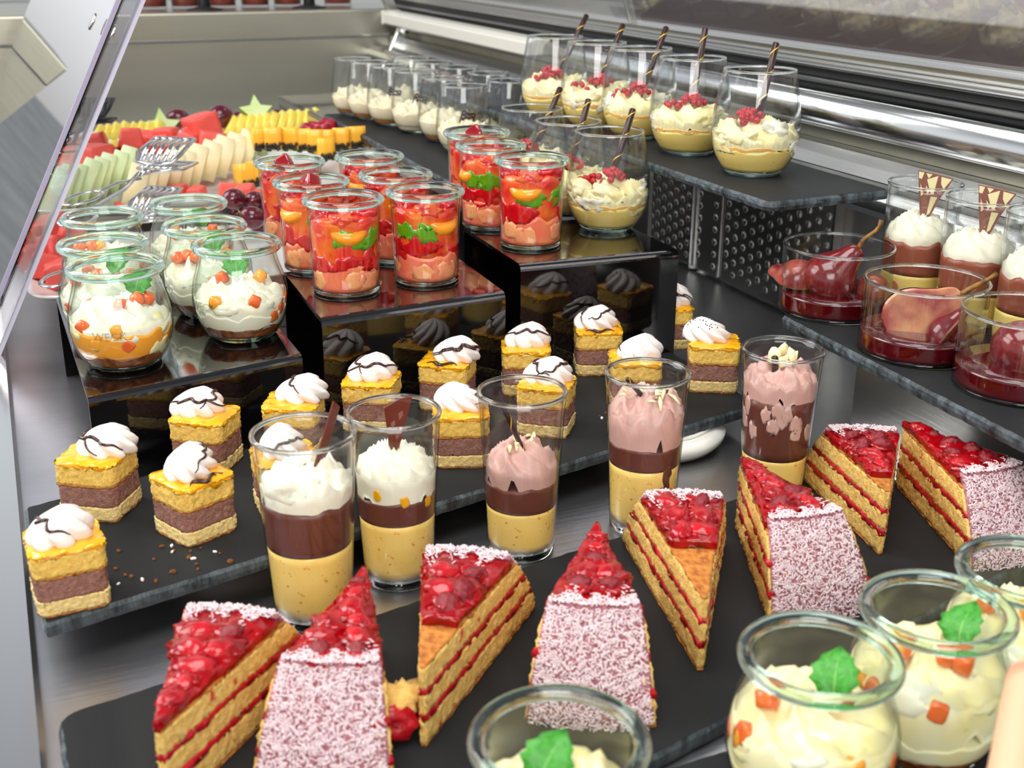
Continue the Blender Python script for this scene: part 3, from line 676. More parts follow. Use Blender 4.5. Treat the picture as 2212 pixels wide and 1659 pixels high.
def goblet(px, py, label, seed, h, tip=None, V=GOBLET, n=32):
    q = P(px, py, h+V.H-.001); t = thing('dessert_goblet', (q.x, q.y, h), label, 'goblet', 'cream goblets with currants'); V.build(t); fa = facing(q); r_ = random.Random(seed)
    def at(a, rr, z): return (rr*cos(fa+a), rr*sin(fa+a), z)
    layer(V, .0050, .024, .002, seed, 'custard_yellow', t, 'custard')
    layer(V, .0236, .0262, .002, seed+1, 'custard_deep', t, 'fruit_sauce', low=.002)
    cream(V, .0345, .010, .010, seed, 'cream_yellow', t, 5, 1.5, .008, .985, rough=.003, low=1.7)
    for k in range(7):
        a = r_.uniform(-2.2, 2.2); blob(at(a, .0245+r_.uniform(0, .006), .035+r_.uniform(-.009, .005)), (.0135, .0095, .0075), seed+k, .4, 2., ['cream_yellow', 'cream', 'cream_yellow'][k % 3], t, 'cream_fold', 3, clamp=V, rot=(r_.uniform(-.5, .5), r_.uniform(-.5, .5), fa+a+pi/2))
    global _cm
    if _cm is None: _cm = mesh('currant', *ICO[2])
    c = at(r_.uniform(-.5, .6), .013, .047); c2 = at(r_.uniform(-1.6, -.8), .018, .043)
    for k in range(n):
        cc = c if k % 4 else c2; rr = .012*sqrt(r_.random()); a = r_.random()*2*pi
        o = link('currant', _cm, 'currant', t, (cc[0]+rr*cos(a), cc[1]+rr*sin(a), cc[2]+(.008 if k % 4 else .004)*(1-(rr/.013)**2)+r_.uniform(-.002, .002))); o.scale = (r_.uniform(.0027, .0034),)*3
    if tip:
        tp = P(tip[0], tip[1], h+V.H+.026)-q; tp.z = 0
        # the tip keeps close to the rim
        if tp.length > .04: tp *= .04/tp.length
        tz = h+V.H+.026
        tipw = hity(tip[0], tip[1], q.y+.012); tl = tipw-Vector((q.x, q.y, h))
        if abs(tl.x) > .06 or tl.z > .14: tl = Vector((tp.x, tp.y, V.H+.026))
        b = Vector(at(.1, .006, .040)); straw(t, b, tl)
for i, (px, py, tip, lb) in enumerate([
    (1642, 150, (1677, 92), 'large goblet with currants standing nearest the corner of the high slate'),
    (1497, 124, (1524, 60), 'large currant goblet second from the near end of the high slate row'),
    (1385, 104, (1440, 58), 'large currant goblet in the middle of the high slate row'),
    (1290, 91, (1347, 52), 'large currant goblet second from the far end of the high slate row'),
    (1199, 78, (1268, 32), 'large currant goblet at the far end of the high slate row')]):
    goblet(px, py, lb, 301+i*11, HT, tip)
for i, (px, py, tip, lb) in enumerate([
    (1317, 283, (1368, 235), 'currant goblet at the front of the tallest black riser, beside the jelly jar'),
    (1228, 260, (1272, 214), 'currant goblet in the middle of the three on the tallest riser'),
    (1149, 232, (1211, 189), 'currant goblet farthest back of the three on the tallest riser')]):
    goblet(px, py, lb, 401+i*11, HR, tip, n=34)
# small cream goblets
def lattice(root, loc, size, rz, m='choc_dark', name='chocolate_lattice'):
    v = []; f = []
    def addbar(a, b, w=.0011, th=.0006):
        a, b = Vector(a), Vector(b); d_ = (b-a).normalized(); s = Vector((-d_.z, 0, d_.x))*w; y = Vector((0, th, 0)); k = len(v)
        v.extend([a-s-y, a+s-y, b+s-y, b-s-y, a-s+y, a+s+y, b+s+y, b-s+y]); f.extend([tuple(k+i for i in q) for q in [(0, 1, 2, 3), (7, 6, 5, 4), (0, 4, 5, 1), (1, 5, 6, 2), (2, 6, 7, 3), (3, 7, 4, 0)]])
    s = size
    for k in range(-1, 3): addbar((-s/2, 0, s*k/3+.0), (s/2, 0, s*(k+1)/3))
    for k in range(-1, 3): addbar((-s/2, 0, s*(k+1)/3), (s/2, 0, s*k/3))
    for k in (0, 1): addbar((-s/2+k*s, 0, 0), (-s/2+k*s, 0, s*.95))
    o = link(name, mesh(name, v, f, False), m, root, loc, (0, .3, rz)); tag(o, kind='stuff'); return o
def small_goblet(q, label, seed, deco):
    V = SMALLGOB; t = thing('cream_goblet', (q.x, q.y, HS), label, 'goblet', 'small white cream goblets'); V.build(t); fa = facing(q); r_ = random.Random(seed)
    def at(a, rr, z): return (rr*cos(fa+a), rr*sin(fa+a), z)
    layer(V, .0050, .012, .002, seed, 'biscuit' if deco != 1 else 'tiramisu', t, 'biscuit_layer')
    layer(V, .010, .027, .003, seed, 'tiramisu', t, 'cream_layer', dr=.0001)
    cream(V, .028, .010, .006, seed, 'tiramisu', t, 5, 1.2, .004, .985, rough=.003)
    if deco == 2: blob(at(.5, .018, .022), (.013, .011, .011), seed, .3, 2, 'biscuit', t, 'biscuit', 3, clamp=V)
    if deco: lattice(t, at(.5, .006, .034), .015, fa+pi/2)
words = ['nearest', 'second', 'third', 'fourth', 'fifth', 'sixth']
k = 0
for i, (px, py) in enumerate([(1000, 184), (958, 167), (897, 153), (842, 142), (797, 133), (762, 126)]):
    q = P(px, py, HS+SMALLGOB.H-.001)
    small_goblet(q, 'small white cream goblet, %s in the file along the black edge' % words[i], 501+i, [1, 0, 1, 2, 0, 0][i])
    if i < 5:
        q2 = q+Vector((.072, .030, 0)); small_goblet(q2, 'small white cream goblet, %s in the second file from the black edge' % words[i], 521+i, [1, 1, 0, 0, 0][i])

# ================================================================== sponge cake squares with meringue
def rough_box(name, a, z0, z1, m, root, seed, amp=.00075, grow=0., n=(30, 30, 8), top=0., base=0.):
    def fn(x, y, z):
        X, Y = (x-.5)*(a+2*grow), (y-.5)*(a+2*grow); Z = z0+(z1-z0)*z
        k = .88+.12*min(1, min(x, 1-x)*9+.35)*min(1, min(y, 1-y)*9+.35)
        cr = .0016*(max(0, 1-min(x, 1-x)*8)*max(0, 1-min(y, 1-y)*8)); X -= math.copysign(cr, X); Y -= math.copysign(cr, Y)
        f_ = 900; q = Vector((X+amp*(N(X, Y, Z, f_, seed)+.6*N(X, Y, Z, f_*2.3, seed+4))*1.6, Y+amp*(N(X, Y, Z, f_, seed+2)+.6*N(X, Y, Z, f_*2.3, seed+6))*1.6, Z))
        if z == 1: q.z += top*N(X, Y, 0, 160, seed+8)*2-top*1.2*max(0, 1-min(x, 1-x)*7)-top*1.2*max(0, 1-min(y, 1-y)*7)
        if z == 0: q.z += base*N(X, Y, 0, 200, seed+8)
        return q
    return link(name, mesh(name, *cubegrid(*n, fn)), m, root)
def mer_pt(u, t, R, Hh, seed, nr=7, tw=1.0):
    """piped meringue: broad ridged shell drawn to a bent tip"""
    pr = [(0, .95), (.12, 1.0), (.3, .97), (.5, .82), (.7, .60), (.85, .36), (.95, .15), (1, 0)]
    for (a, ra), (b, rb) in zip(pr, pr[1:]):
        if t <= b: r = ra+(rb-ra)*(t-a)/(b-a); break
    rid = abs(cos(nr*(u+tw*t)/2))**.7
    r = R*r*(.68+.38*rid)
    z = Hh*(t**.85)
    bx = .28*R*t*t
    return Vector((r*cos(u)*1.18+bx, r*sin(u)*.92+.1*R*t, z+.0006*N(cos(u), sin(u), t, 3, seed)))
MER = {}
def meringue(root, loc, rz, seed, R=.0158, Hh=.0185, strokes=2, light=1):
    k = seed % 3
    if k not in MER:
        v = []; f = []; nu, ntt = 84, 18
        for i in range(ntt+1):
            for j in range(nu): v.append(mer_pt(2*pi*j/nu, i/ntt, R, Hh, k, 7+k % 2, .9+.3*k))
        for i in range(ntt):
            for j in range(nu): f.append((i*nu+j, i*nu+(j+1) % nu, (i+1)*nu+(j+1) % nu, (i+1)*nu+j))
        f.append(tuple(range(nu-1, -1, -1))); MER[k] = mesh('meringue', v, f)
    o = link('meringue', MER[k], 'meringue', root, loc, (0, 0, rz)); r_ = random.Random(seed)
    for s in range(strokes):
        a0 = r_.uniform(0, 6.28); pts = []; t0 = r_.uniform(.15, .4)
        for i in range(26):
            x = i/25; u = a0+x*3.2; t = t0+.38*sin(x*pi)+.05*sin(x*20+seed)
            p = mer_pt(u, min(.93, t), R, Hh, k, 7+k % 2, .9+.3*k); c_ = Vector((0, 0, p.z*.6)); p = c_+(p-c_)*1.035; pts.append(p)
        link('chocolate_drizzle', mesh('chocolate_drizzle', *tube(pts, lambda x: .00085*(.35+sin(pi*x)), 6)), 'drizzle', o)
    return o
cakes = [ # px, py, turn, size, meringue dx, dy, label
 (155, 1288, 4, 1.0, -.001, -.001, 'sponge cake square at the near left corner of the long slate, pointed meringue'),
 (222, 1096, -30, 1.03, .006, .004, 'sponge cake square second from the left end, large meringue leaning right'),
 (425, 1142, 32, 1.0, .002, .003, 'sponge cake square with crumbs around it, left of the tallest white cream shot glass'),
 (452, 1000, -28, 1.0, -.006, .002, 'sponge cake square just behind the one with the crumbs'),
 (622, 1092, 10, 1.0, .000, .002, 'sponge cake square seen through the leftmost shot glass, its meringue tip showing inside'),
 (640, 968, -14, 1.0, .006, .004, 'sponge cake square behind the leftmost shot glass, beside the low riser'),
 (806, 915, -14, 1.0, .000, .002, 'sponge cake square behind the shot glass with the chocolate fan'),
 (968, 872, -16, 1.0, .006, .004, 'sponge cake square standing against the middle black riser, meringue with wavy drizzle'),
 (996, 988, 2, 1.0, .000, .004, 'sponge cake square between the second and third shot glasses'),
 (1135, 838, 2, 1.0, .001, .002, 'sponge cake square behind the third shot glass, in the rear file'),
 (1180, 924, -12, 1.0, .000, .003, 'sponge cake square partly seen through the third shot glass'),
 (1289, 796, 6, 1.0, -.002, .002, 'sponge cake square in front of the tallest riser with a hole in its sponge'),
 (1368, 866, 8, 1.0, .004, .000, 'sponge cake square seen through the fourth shot glass'),
 (1440, 742, 14, 1.0, .003, .001, 'sponge cake square farthest from the camera, beside the tallest riser'),
 (1536, 831, 5, 1.04, -.006, .002, 'sponge cake square with cocoa dusted meringue at the right end of the slate')]
for i, (px, py, turn, sc, dx, dy, lb) in enumerate(cakes):
    q = P(px, py, HC); rz = facing(q)+pi/2+radians(turn); t = thing('sponge_cake', q, lb, 'cake', 'sponge cake squares on the long slate', rz, sc); s = i*3.7; a = .0385
    rough_box('bottom_crust', a, 0, .0012, 'sponge_crust', t, s, grow=-.0002, n=(12, 12, 1))
    rough_box('bottom_sponge', a, .0012, .0095, 'sponge_pale', t, s+1)
    rough_box('chocolate_cream', a, .0095, .0225, 'cake_mousse', t, s+2, amp=.0007, grow=-.0004)
    rough_box('crust', a, .0225, .0238, 'sponge_crust', t, s+3, n=(12, 12, 1))
    rough_box('top_sponge', a, .0238, .0355, 'sponge', t, s+4)
    rough_box('glaze', a, .0352, .0385, 'glaze_yellow', t, s+5, amp=.0010, grow=.0003, n=(16, 16, 3), top=.0009, base=.003)
    ml = meringue(t, (dx, dy, .0375), [0.4, .1, .5, .2, 1.4, .1, .5, .1, 2.6, .1, .1, .1, .4, .2, 2.9][i], i+3, strokes=[1, 2, 1, 2, 1, 1, 2, 2, 1, 1, 2, 2, 1, 2, 0][i])
    if i == 14:
        bm = bmesh.new(); r_ = random.Random(5)
        for k in range(60):
            p = mer_pt(r_.uniform(0, 6.28), r_.uniform(.55, .9), .0158, .0185, 2, 9, 1.5); bmesh.ops.create_icosphere(bm, subdivisions=1, radius=.0006, matrix=Matrix.Translation(p))
        me = bpy.data.meshes.new('cocoa_dust'); bm.to_mesh(me); bm.free(); tag(link('cocoa_dust', me, 'drizzle', ml), kind='stuff')
    if i in (2, 7, 11):
        for k in range(2):
            pts = [(-.012+.02*x+.004*k, -.0165+.003*sin(x*9+k)+.002*k, .0392) for x in [j/12 for j in range(13)]]
            link('chocolate_drizzle', mesh('chocolate_drizzle', *tube(pts, lambda x: .0007*(.4+sin(pi*x)), 6)), 'drizzle', t)
# crumbs on the slates
_cr = [mesh('crumb', [p*(1+.5*N(p.x, p.y, p.z, 2, k)) for p in ICO[1][0]], ICO[1][1], False) for k in range(4)]
r_ = random.Random(3)
spots = [(r_.gauss(430, 60), r_.gauss(1215, 22)) for _ in range(16)]+[(r_.gauss(295, 40), r_.gauss(1265, 35)) for _ in range(12)]+[(250, 1230), (265, 1320), (1300, 905), (1296, 900), (1308, 893), (376, 1190), (372, 1194), (412, 1192)]
for k, (px, py) in enumerate(spots):
    if not (235 < px < 560 or px > 1200) or py > 1335-.29*(px-90) : continue
    o = link('cake_crumb', _cr[k % 4], ['sponge_pale', 'sponge_crust', 'meringue'][k % 3], None, P(px, py, HC)+Vector((0, 0, .0006)), (r_.random()*3, 0, r_.random()*3)); s = r_.uniform(.0007, .0019); o.scale = (s*1.3, s, s*.8)
    o.data = o.data.copy() if False else o.data
    tag(o, 'tiny pale or brown crumb lying loose on the long slate', 'crumb', 'crumbs on the sponge cake slate')

# ================================================================== shot glasses
def shot(px, py, label, seed, zs, cols, sc=1.):
    V = SHOT; q = P(px, py, V.H*sc-.0014*sc); t = thing('shot_glass', (q.x, q.y, 0), label, 'glass', 'layered dessert shot glasses', scale=sc); V.build(t); fa = facing(q)
    z1, z2, z3, z4 = zs
    layer(V, .0078, z1, .0008, seed, 'custard_orange', t, 'custard'); layer(V, z1-.001, z2, .0010, seed+1, 'choc_mousse', t, 'chocolate_cream', dr=.00005)
    return t, fa, q
def at_(fa, a, rr, z): return (rr*cos(fa+a), rr*sin(fa+a), z)
def shavings(root, fa, z, n, seed, R=.016):
    r_ = random.Random(seed)
    for k in range(n):
        a, rr = r_.uniform(-3, 3), R*sqrt(r_.random()); p = Vector(at_(fa, a, rr, z+.005*(1-rr/R))); d_ = Vector((r_.uniform(-1, 1), r_.uniform(-1, 1), r_.uniform(-.1, .7))).normalized()*r_.uniform(.003, .006)
        pts = [p-d_, p+Vector((0, 0, .0015)), p+d_]
        link('white_chocolate_shaving', mesh('white_chocolate_shaving', *tube(pts, lambda x: .0015*(.5+.6*sin(pi*x)), 6, flat=.5)), 'white_choc', root)
def plate_poly(root, name, pts, th, m, loc, rot):
    n = len(pts); v = [(x, -th/2, z) for x, z in pts]+[(x, th/2, z) for x, z in pts]
    f = [tuple(range(n)), tuple(range(2*n-1, n-1, -1))]+[(i, n+i, n+(i+1) % n, (i+1) % n) for i in range(n)]
    return link(name, mesh(name, v, f, False), m, root, loc, rot)
t, fa, q = shot(655, 935, 'shot glass nearest the left with white cream and a thin leaning chocolate sheet', 1, (.048, .074, 0, 0), 0, 1.05)
cream(SHOT, .083, .010, .014, 3, 'cream', t, 6, 1.6, .004, .985, rough=.002, low=1.2); blob(at_(fa, -.6, .013, .084), (.014, .012, .007), 4, .3, 2, 'cream', t, 'cream_fold', clamp=SHOT)
plate_poly(t, 'chocolate_sheet', [(-.0035, 0), (.0035, 0), (.007, .040), (.000, .042)], .0010, 'choc_red', at_(fa, .9, .006, .086), (0, radians(28), fa+pi/2+.9))
t, fa, q = shot(851, 890, 'shot glass with white swirl and a broad red-brown chocolate fan', 2, (.046, .060, 0, 0), 0)
cream(SHOT, .074, .015, .016, 8, 'cream', t, 11, 1.5, .0042, .985, rough=.001, low=1.)
o = plate_poly(t, 'chocolate_fan', [(-.002, 0), (.002, 0), (.0105, .040), (.003, .0385), (-.006, .033)], .0012, 'choc_red', at_(fa, -.3, .004, .083), (radians(4), radians(2), fa+pi/2+.1))
for (x, z, s) in ((-.0005, .022, .003), (.004, .028, .0032), (.002, .014, .0022)): plate_poly(o, 'marbled_streak', [(x-s*.3, z-s), (x+s*.4, z), (x+s*.3, z+s), (x-s*.5, z+s*.4)], .0016, 'choc_fan', None, None)
for k in range(3): blob(at_(fa, -.5+.7*k, .0245, .066-.004*k), (.003, .002, .004), k, .2, 1, 'glaze_yellow', t, 'yellow_drop', 2, clamp=SHOT)
t, fa, q = shot(1128, 845, 'shot glass with low pink-brown cream rosette and a thin gold-banded chocolate stick', 3, (.036, .052, 0, 0), 0)
cream(SHOT, .062, .014, .010, 13, 'cream_pink', t, 6, 1.4, .006, .96, rough=.001, low=1.1); shavings(t, fa, .075, 7, 2, .012); straw(t, at_(fa, .2, .006, .072), Vector(at_(fa, -1.1, .014, .105)), .0017)
t, fa, q = shot(1400, 805, 'shot glass filled high with pink-brown cream and white chocolate shavings', 4, (.050, .064, 0, 0), 0)
cream(SHOT, .084, .014, .022, 17, 'cream_pink', t, 5, 1.1, .005, .985, rough=.003, low=1.1); shavings(t, fa, .095, 15, 3, .019); straw(t, at_(fa, 0, .004, .092), Vector(at_(fa, -.9, .017, .110)), .0017)
for k in range(2): blob(at_(fa, .75, .0235, .046-.009*k), (.004-.001*k, .003, .007), k, .4, 2, 'choc_mousse', t, 'chocolate_streak', 2, clamp=SHOT)
t, fa, q = shot(1692, 755, 'shot glass farthest right, marbled chocolate and pink cream under white curls', 5, (.036, .078, 0, 0), 0)
cream(SHOT, .090, .012, .014, 23, 'cream_pink', t, 4, .9, .005, .985, rough=.003, low=.9)
r_ = random.Random(9)
for k in range(13): blob(at_(fa, r_.uniform(-1.4, 1.4), .0245, r_.uniform(.054, .076)), (.0048, .0038, .0066), k, .35, 1.6, 'cream_pink', t, 'pink_cream_patch', 2, clamp=SHOT)
for k in range(6): blob(at_(fa, k*1.05, .007, .104+.003*(k % 2)), (.0045, .0028, .006), k, .3, 2, 'white_choc', t, 'white_chocolate_curl', 2, rot=(.3*(-1)**k, .3, k))
straw(t, at_(fa, -.4, .010, .096), Vector(at_(fa, -.45, .012, .109)), .0024)

# ================================================================== raspberry cake slices
AW, LW, HW, SL = .50, .125, .050, .030
def rmax(z): return LW-SL*(max(0, z)/HW)**1.5
def wlayer(name, z0, z1, m, root, seed, r0=.003, grow=0., amp=.0008, rend=None, n=(70, 12, 7), top=0., f_=620, lift=None):
    def fn(a, b, c):
        z = z0+(z1-z0)*c; R = (rend if rend else rmax(z)+grow); r = r0+(R-r0)*a; hw = r*math.tan(AW/2)+.0008+grow
        r2 = r/ (1 if a < .9 else 1)
        y = (b-.5)*2*hw; x = sqrt(max(0, r*r-(y*.9)**2)) if a > .5 else r-(r-sqrt(max(0, r*r-(y*.9)**2)))*a*2
        q = Vector((x+amp*N(x, y, z, f_, seed), y+amp*1.6*(N(x, 0, z+y, f_, seed+2)+.5*N(x, b*.01, z, f_*2.7, seed+3)), z))
        if amp and 0 < c < 1 or not lift and c in (0, 1) and name == 'jam_layer': q.z += .0011*N(x, 0, y, 170, seed)+.0006*N(x, 3, y, 420, seed)
        if c == 1: q.z += top*(1.5*N(x, y, 0, 130, seed+8)+.2)-top*.9*(max(0, 1-min(b, 1-b)*6))
        if name == 'sponge_layer': q.y *= 1+.010*sin(pi*c)
        if lift and c == 0 : q.z += lift*N(x, y, 0, 200, seed)
        return q
    return link(name, mesh(name, *cubegrid(*n, fn)), m, root)
fl_ = {}
def flakes(key, n, seed, sampler):
    if key in fl_: return fl_[key]
    r_ = random.Random(seed); v = []; f = []
    for k in range(n):
        p, nn = sampler(r_); d_ = Vector((r_.gauss(0, 1), r_.gauss(0, 1), r_.gauss(0, 1))); d_ -= nn*d_.dot(nn)*.7; d_.normalize(); d_ *= r_.uniform(.0006, .0016); s = nn.cross(d_).normalized()*r_.uniform(.0002, .00045); h = nn*.0003
        p = p+nn*r_.uniform(0, .0009); i = len(v)
        v += [p-d_-s, p-d_+s, p+d_+s, p+d_-s, p-d_*.6+h, p+d_*.6+h+nn*r_.uniform(0, .0005)]; f += [(i, i+1, i+4), (i+1, i+2, i+5, i+4), (i+2, i+3, i+5), (i+3, i, i+4, i+5), (i+3, i+2, i+1, i)]
    fl_[key] = mesh('coconut_flakes', v, f, False); return fl_[key]
def on_rim(r_):
    t = r_.random()**.9; z = HW*t*1.01; a = r_.uniform(-1, 1)*AW/2*.97; R = rmax(z)+.0018
    dz = 1.5*SL/HW*(max(.02, t))**.5; nn = Vector((cos(a), sin(a), dz)).normalized(); return Vector((R*cos(a), R*sin(a), z)), nn
def on_top(r_):
    a = r_.uniform(-1, 1)*AW/2*.97; R = LW-SL+.001-abs(r_.gauss(0, .0050+.003*sin(a*37))); return Vector((R*cos(a), R*sin(a), HW+.0024)), Vector((0, 0, 1))
_rb = None
def raspberry_mesh():
    bm = bmesh.new(); n = 0
    bmesh.ops.create_icosphere(bm, subdivisions=2, radius=.82)
    v = [p.co.copy() for p in bm.verts]; bm.free(); V_, F_ = ICO[4]; out = []
    for p in V_:
        d_ = min((p-c.normalized()).length for c in v); out.append(p*(.84+.17*sqrt(max(0, 1-(d_/.33)**2))))
    return mesh('raspberry', out, F_)
def cake_slice(px, py, at_h, qx, qy, q_h, label, seed, bare=0.0, kind='rim', st=1.):
    """(px,py,at_h): a point of the tip axis at radius ra; (qx,qy,q_h): top rim middle"""
    global _rb
    if _rb is None: _rb = raspberry_mesh()
    tip = P(px, py, at_h); rim = P(qx, qy, q_h); d_ = rim-tip; d_.z = 0; d_.normalize()
    o = rim-d_*(LW-SL)*st if kind == 'rim' else tip
    t = thing('raspberry_cake_slice', (o.x, o.y, HB), label, 'cake', 'raspberry cake slices', atan2(d_.y, d_.x)); s = seed*2.3; t.scale = (st, 1, 1)
    wlayer('bottom_crust', 0, .0015, 'sponge_crust', t, s, n=(26, 8, 1))
    wlayer('sponge_layer', .0015, .0145, 'cake_sponge', t, s+1)
    wlayer('jam_layer', .0138, .0186, 'jam', t, s+2, grow=.0002, n=(30, 8, 2), amp=.001)
    wlayer('sponge_layer', .0180, .0290, 'cake_sponge', t, s+3)
    wlayer('jam_layer', .0284, .0326, 'jam', t, s+4, grow=.0002, n=(30, 8, 2), amp=.001)
    wlayer('sponge_layer', .0320, .0440, 'cake_sponge', t, s+5)
    wlayer('crust_edge', .0438, .0452, 'sponge_crust', t, s+5, n=(26, 8, 1), grow=-.0001)
    wlayer('berry_glaze', .0450, .0505, 'glaze_red', t, s+6, r0=max(.002, bare), rend=LW-SL-.0008, n=(34, 22, 4), top=.0016, f_=120, amp=.0008, lift=.003)
    wlayer('coconut_coat', .002, HW+.0006, 'coconut_coat', t, s+7, r0=LW-SL-.0035, grow=.0012, n=(4, 14, 12), amp=.0006) if False else None
    # coat following the sloping outer side
    def fn(a, b, c):
        z = .001+(HW+.0002)*c; R = rmax(z)+.0014*(a if a else -.8)-.0004; an = (b-.5)*AW*1.02; return Vector((R*cos(an)+.0006*N(b*9, c*9, a, 1, s), R*sin(an), z+.0006*N(b*11, c*7, a, 1, s+1)))
    link('coconut_coat', mesh('coconut_coat', *cubegrid(2, 16, 16, fn)), 'coconut_coat', t)
    tag(link('coconut_flakes', flakes('rim', 2600, 1, on_rim), 'coconut', t), kind='stuff'); tag(link('coconut_flakes', flakes('top', 420, 2, on_top), 'coconut', t), kind='stuff')
    r_ = random.Random(seed*13)
    x = max(.018, bare+.010); row = 0
    while x < LW-SL-.010:
        hw = x*math.tan(AW/2)-.0035; cnt = 1 if hw < .010 else 2
        for k in range(cnt):
            y = r_.uniform(-.3, .3)*hw if cnt == 1 else (k*2-1)*hw*.52+r_.uniform(-.002, .002)
            rs = r_.uniform(.0058, .0078)*(1 if hw > .006 else .7)
            if r_.random() < .5: ob = link('raspberry', _rb, 'raspberry', t, (x, y, .0505)); ob.scale = (rs*1.1, rs, rs*.72); ob.rotation_euler = (r_.random(), r_.random(), r_.random()*6)
            else: blob((x, y, .0508), (rs*1.35, rs*.95, rs*.62), seed+row*3+k, .12, 2, 'strawberry', t, 'strawberry_piece', 3, rot=(0, 0, r_.random()*3))
            # glaze pooled over the fruit
            blob((x+.003, y+.001, .0500), (rs*1.5, rs*1.3, rs*.52), seed+k, .3, 2, 'glaze_red', t, 'glaze_pool', 3, rot=(0, 0, r_.random()*3))
        x += r_.uniform(.0125, .016); row += 1
    return t
TOP = HB+HW
cake_slice(400, 1700, HB, 505, 1318, TOP, 'raspberry cake slice at the lower left, coconut edge behind and cut side facing right', 1, .0)
cake_slice(788, 1222, TOP, 692, 1495, TOP, 'raspberry cake slice with its coconut side towards the camera at the bottom left', 2, .0, 'tip')
cake_slice(905, 1640, HB, 1012, 1192, TOP, 'raspberry cake slice before the second shot glass, tip broken off below', 3, .034, st=1.14)
cake_slice(1288, 1128, TOP, 1283, 1300, TOP, 'raspberry cake slice pointing away, coconut side above the jar at the bottom edge', 4, .0, 'tip')
cake_slice(1520, 1490, HB, 1475, 1068, TOP, 'raspberry cake slice with bare sponge tip pointing at the camera, right of centre', 5, .046, st=1.22)
cake_slice(1600, 982, TOP, 1735, 1112, TOP, 'raspberry cake slice with coconut side above the large mint jar, tip far left', 6, .0, 'tip')
cake_slice(1940, 1290, HB, 1860, 927, TOP, 'raspberry cake slice between two coconut-faced ones at the right, tip towards the camera', 7, .022, st=.94)
cake_slice(1950, 905, TOP, 2130, 1010, TOP, 'raspberry cake slice nearest the steel bracket with coconut side at the right edge', 8, .0, 'tip')
q = P(850, 1590, HB); t = thing('broken_cake_tip', (q.x, q.y, HB), 'broken raspberry cake tip lying between two slices at the bottom', 'cake')
blob((0, 0, .010), (.014, .010, .010), 3, .25, 2, 'jam', t, 'jam_lump'); blob((.006, .004, .017), (.011, .009, .008), 5, .3, 3, 'cake_sponge', t, 'sponge_lump')

# ================================================================== poached pears
def pear_bowl(px, py, label, pieces, seed):
    V = PEARG; q = P(px, py, HP+V.H-.0013); t = thing('pear_bowl', (q.x, q.y, HP), label, 'glass', 'poached pear bowls'); V.build(t); fa = facing(q)
    layer(V, .0036, .0165, 0, seed, 'syrup', t, 'red_syrup')
    for (a, rr, z, az, el, L, half, stem, m) in pieces:
        prof = [(0, 0), (.22, .03), (.37, .14), (.42, .30), (.38, .46), (.29, .60), (.21, .74), (.16, .88), (.10, .97), (0, 1.)]
        v = []; f = []; nsg = 20; pr = smoothprof(prof, 3); K = len(pr)
        for (r, x) in pr:
            for j in range(nsg+1):
                g = pi*j/nsg if half else 2*pi*j/nsg
                v.append((x*L+.05*L*sin(x*3), r*L*cos(g), max(0, r*L*sin(g)) if half else r*L*sin(g)))
        for i in range(K-1):
            for j in range(nsg): f.append((i*(nsg+1)+j, i*(nsg+1)+j+1, (i+1)*(nsg+1)+j+1, (i+1)*(nsg+1)+j))
        o = link('pear_half' if half else 'pear', mesh('pear', v, f), m, t, at_(fa, a, rr, z)); o.rotation_euler = Matrix.Rotation(fa+az, 4, 'Z').to_3x3().to_4x4().to_euler()
        M_ = Matrix.Rotation(fa+az, 3, 'Z') @ Matrix.Rotation(-el, 3, 'Y') @ Matrix.Rotation(pi if half == 2 else (radians(-100) if half == 3 else 0), 3, 'X'); o.rotation_euler = M_.to_euler()
        if half:
            ov = [(x*L+.05*L*sin(x*3), r*L*.97, -.0002) for r, x in pr]+[(x*L+.05*L*sin(x*3), -r*L*.97, -.0002) for r, x in reversed(pr)]
            ov2 = [(x*.97+.0007, y*.93, -.0016) for x, y, z in ov]; n = len(ov)
            link('cut_face', mesh('cut_face', ov+ov2, [tuple(range(n)), tuple(range(2*n-1, n-1, -1))]+[(i, (i+1) % n, n+(i+1) % n, n+i) for i in range(n)], False), 'pear_cut', o)
        if stem:
            pts = [(L*.97+.0285*k/6, 0, .002*sin(k)+.004*(k/6)**2) for k in range(7)]
            link('stalk', mesh('stalk', *tube(pts, lambda x: .0022-.0009*x+.0008*(x > .95), 8)), 'stem', o)
pear_bowl(1813, 530, 'poached pear bowl at the corner of its board, stalk standing up at the right', [(-1.2, .018, .013, 1.75, .88, .052, 0, True, 'pear_skin'), (-1.1, .020, .020, -2.2, .1, .044, 1, False, 'pear_flesh'), (1.2, .022, .016, 2.3, .1, .036, 0, False, 'pear_flesh')], 1)
pear_bowl(2003, 605, 'middle poached pear bowl with cut pear half and a dark stalk', [(-1.2, .024, .013, 1.70, .62, .058, 3, True, 'pear_flesh'), (.75, .020, .008, 1.2, 1.1, .036, 1, False, 'pear_skin'), (2.4, .02, .014, .4, .1, .036, 1, False, 'pear_skin')], 2)
pear_bowl(2228, 672, 'poached pear bowl cut by the right edge of the picture', [(-.9, .020, .020, 2.2, .35, .050, 0, True, 'pear_skin'), (2.6, .015, .020, 1.4, .9, .040, 1, False, 'pear_skin')], 3)

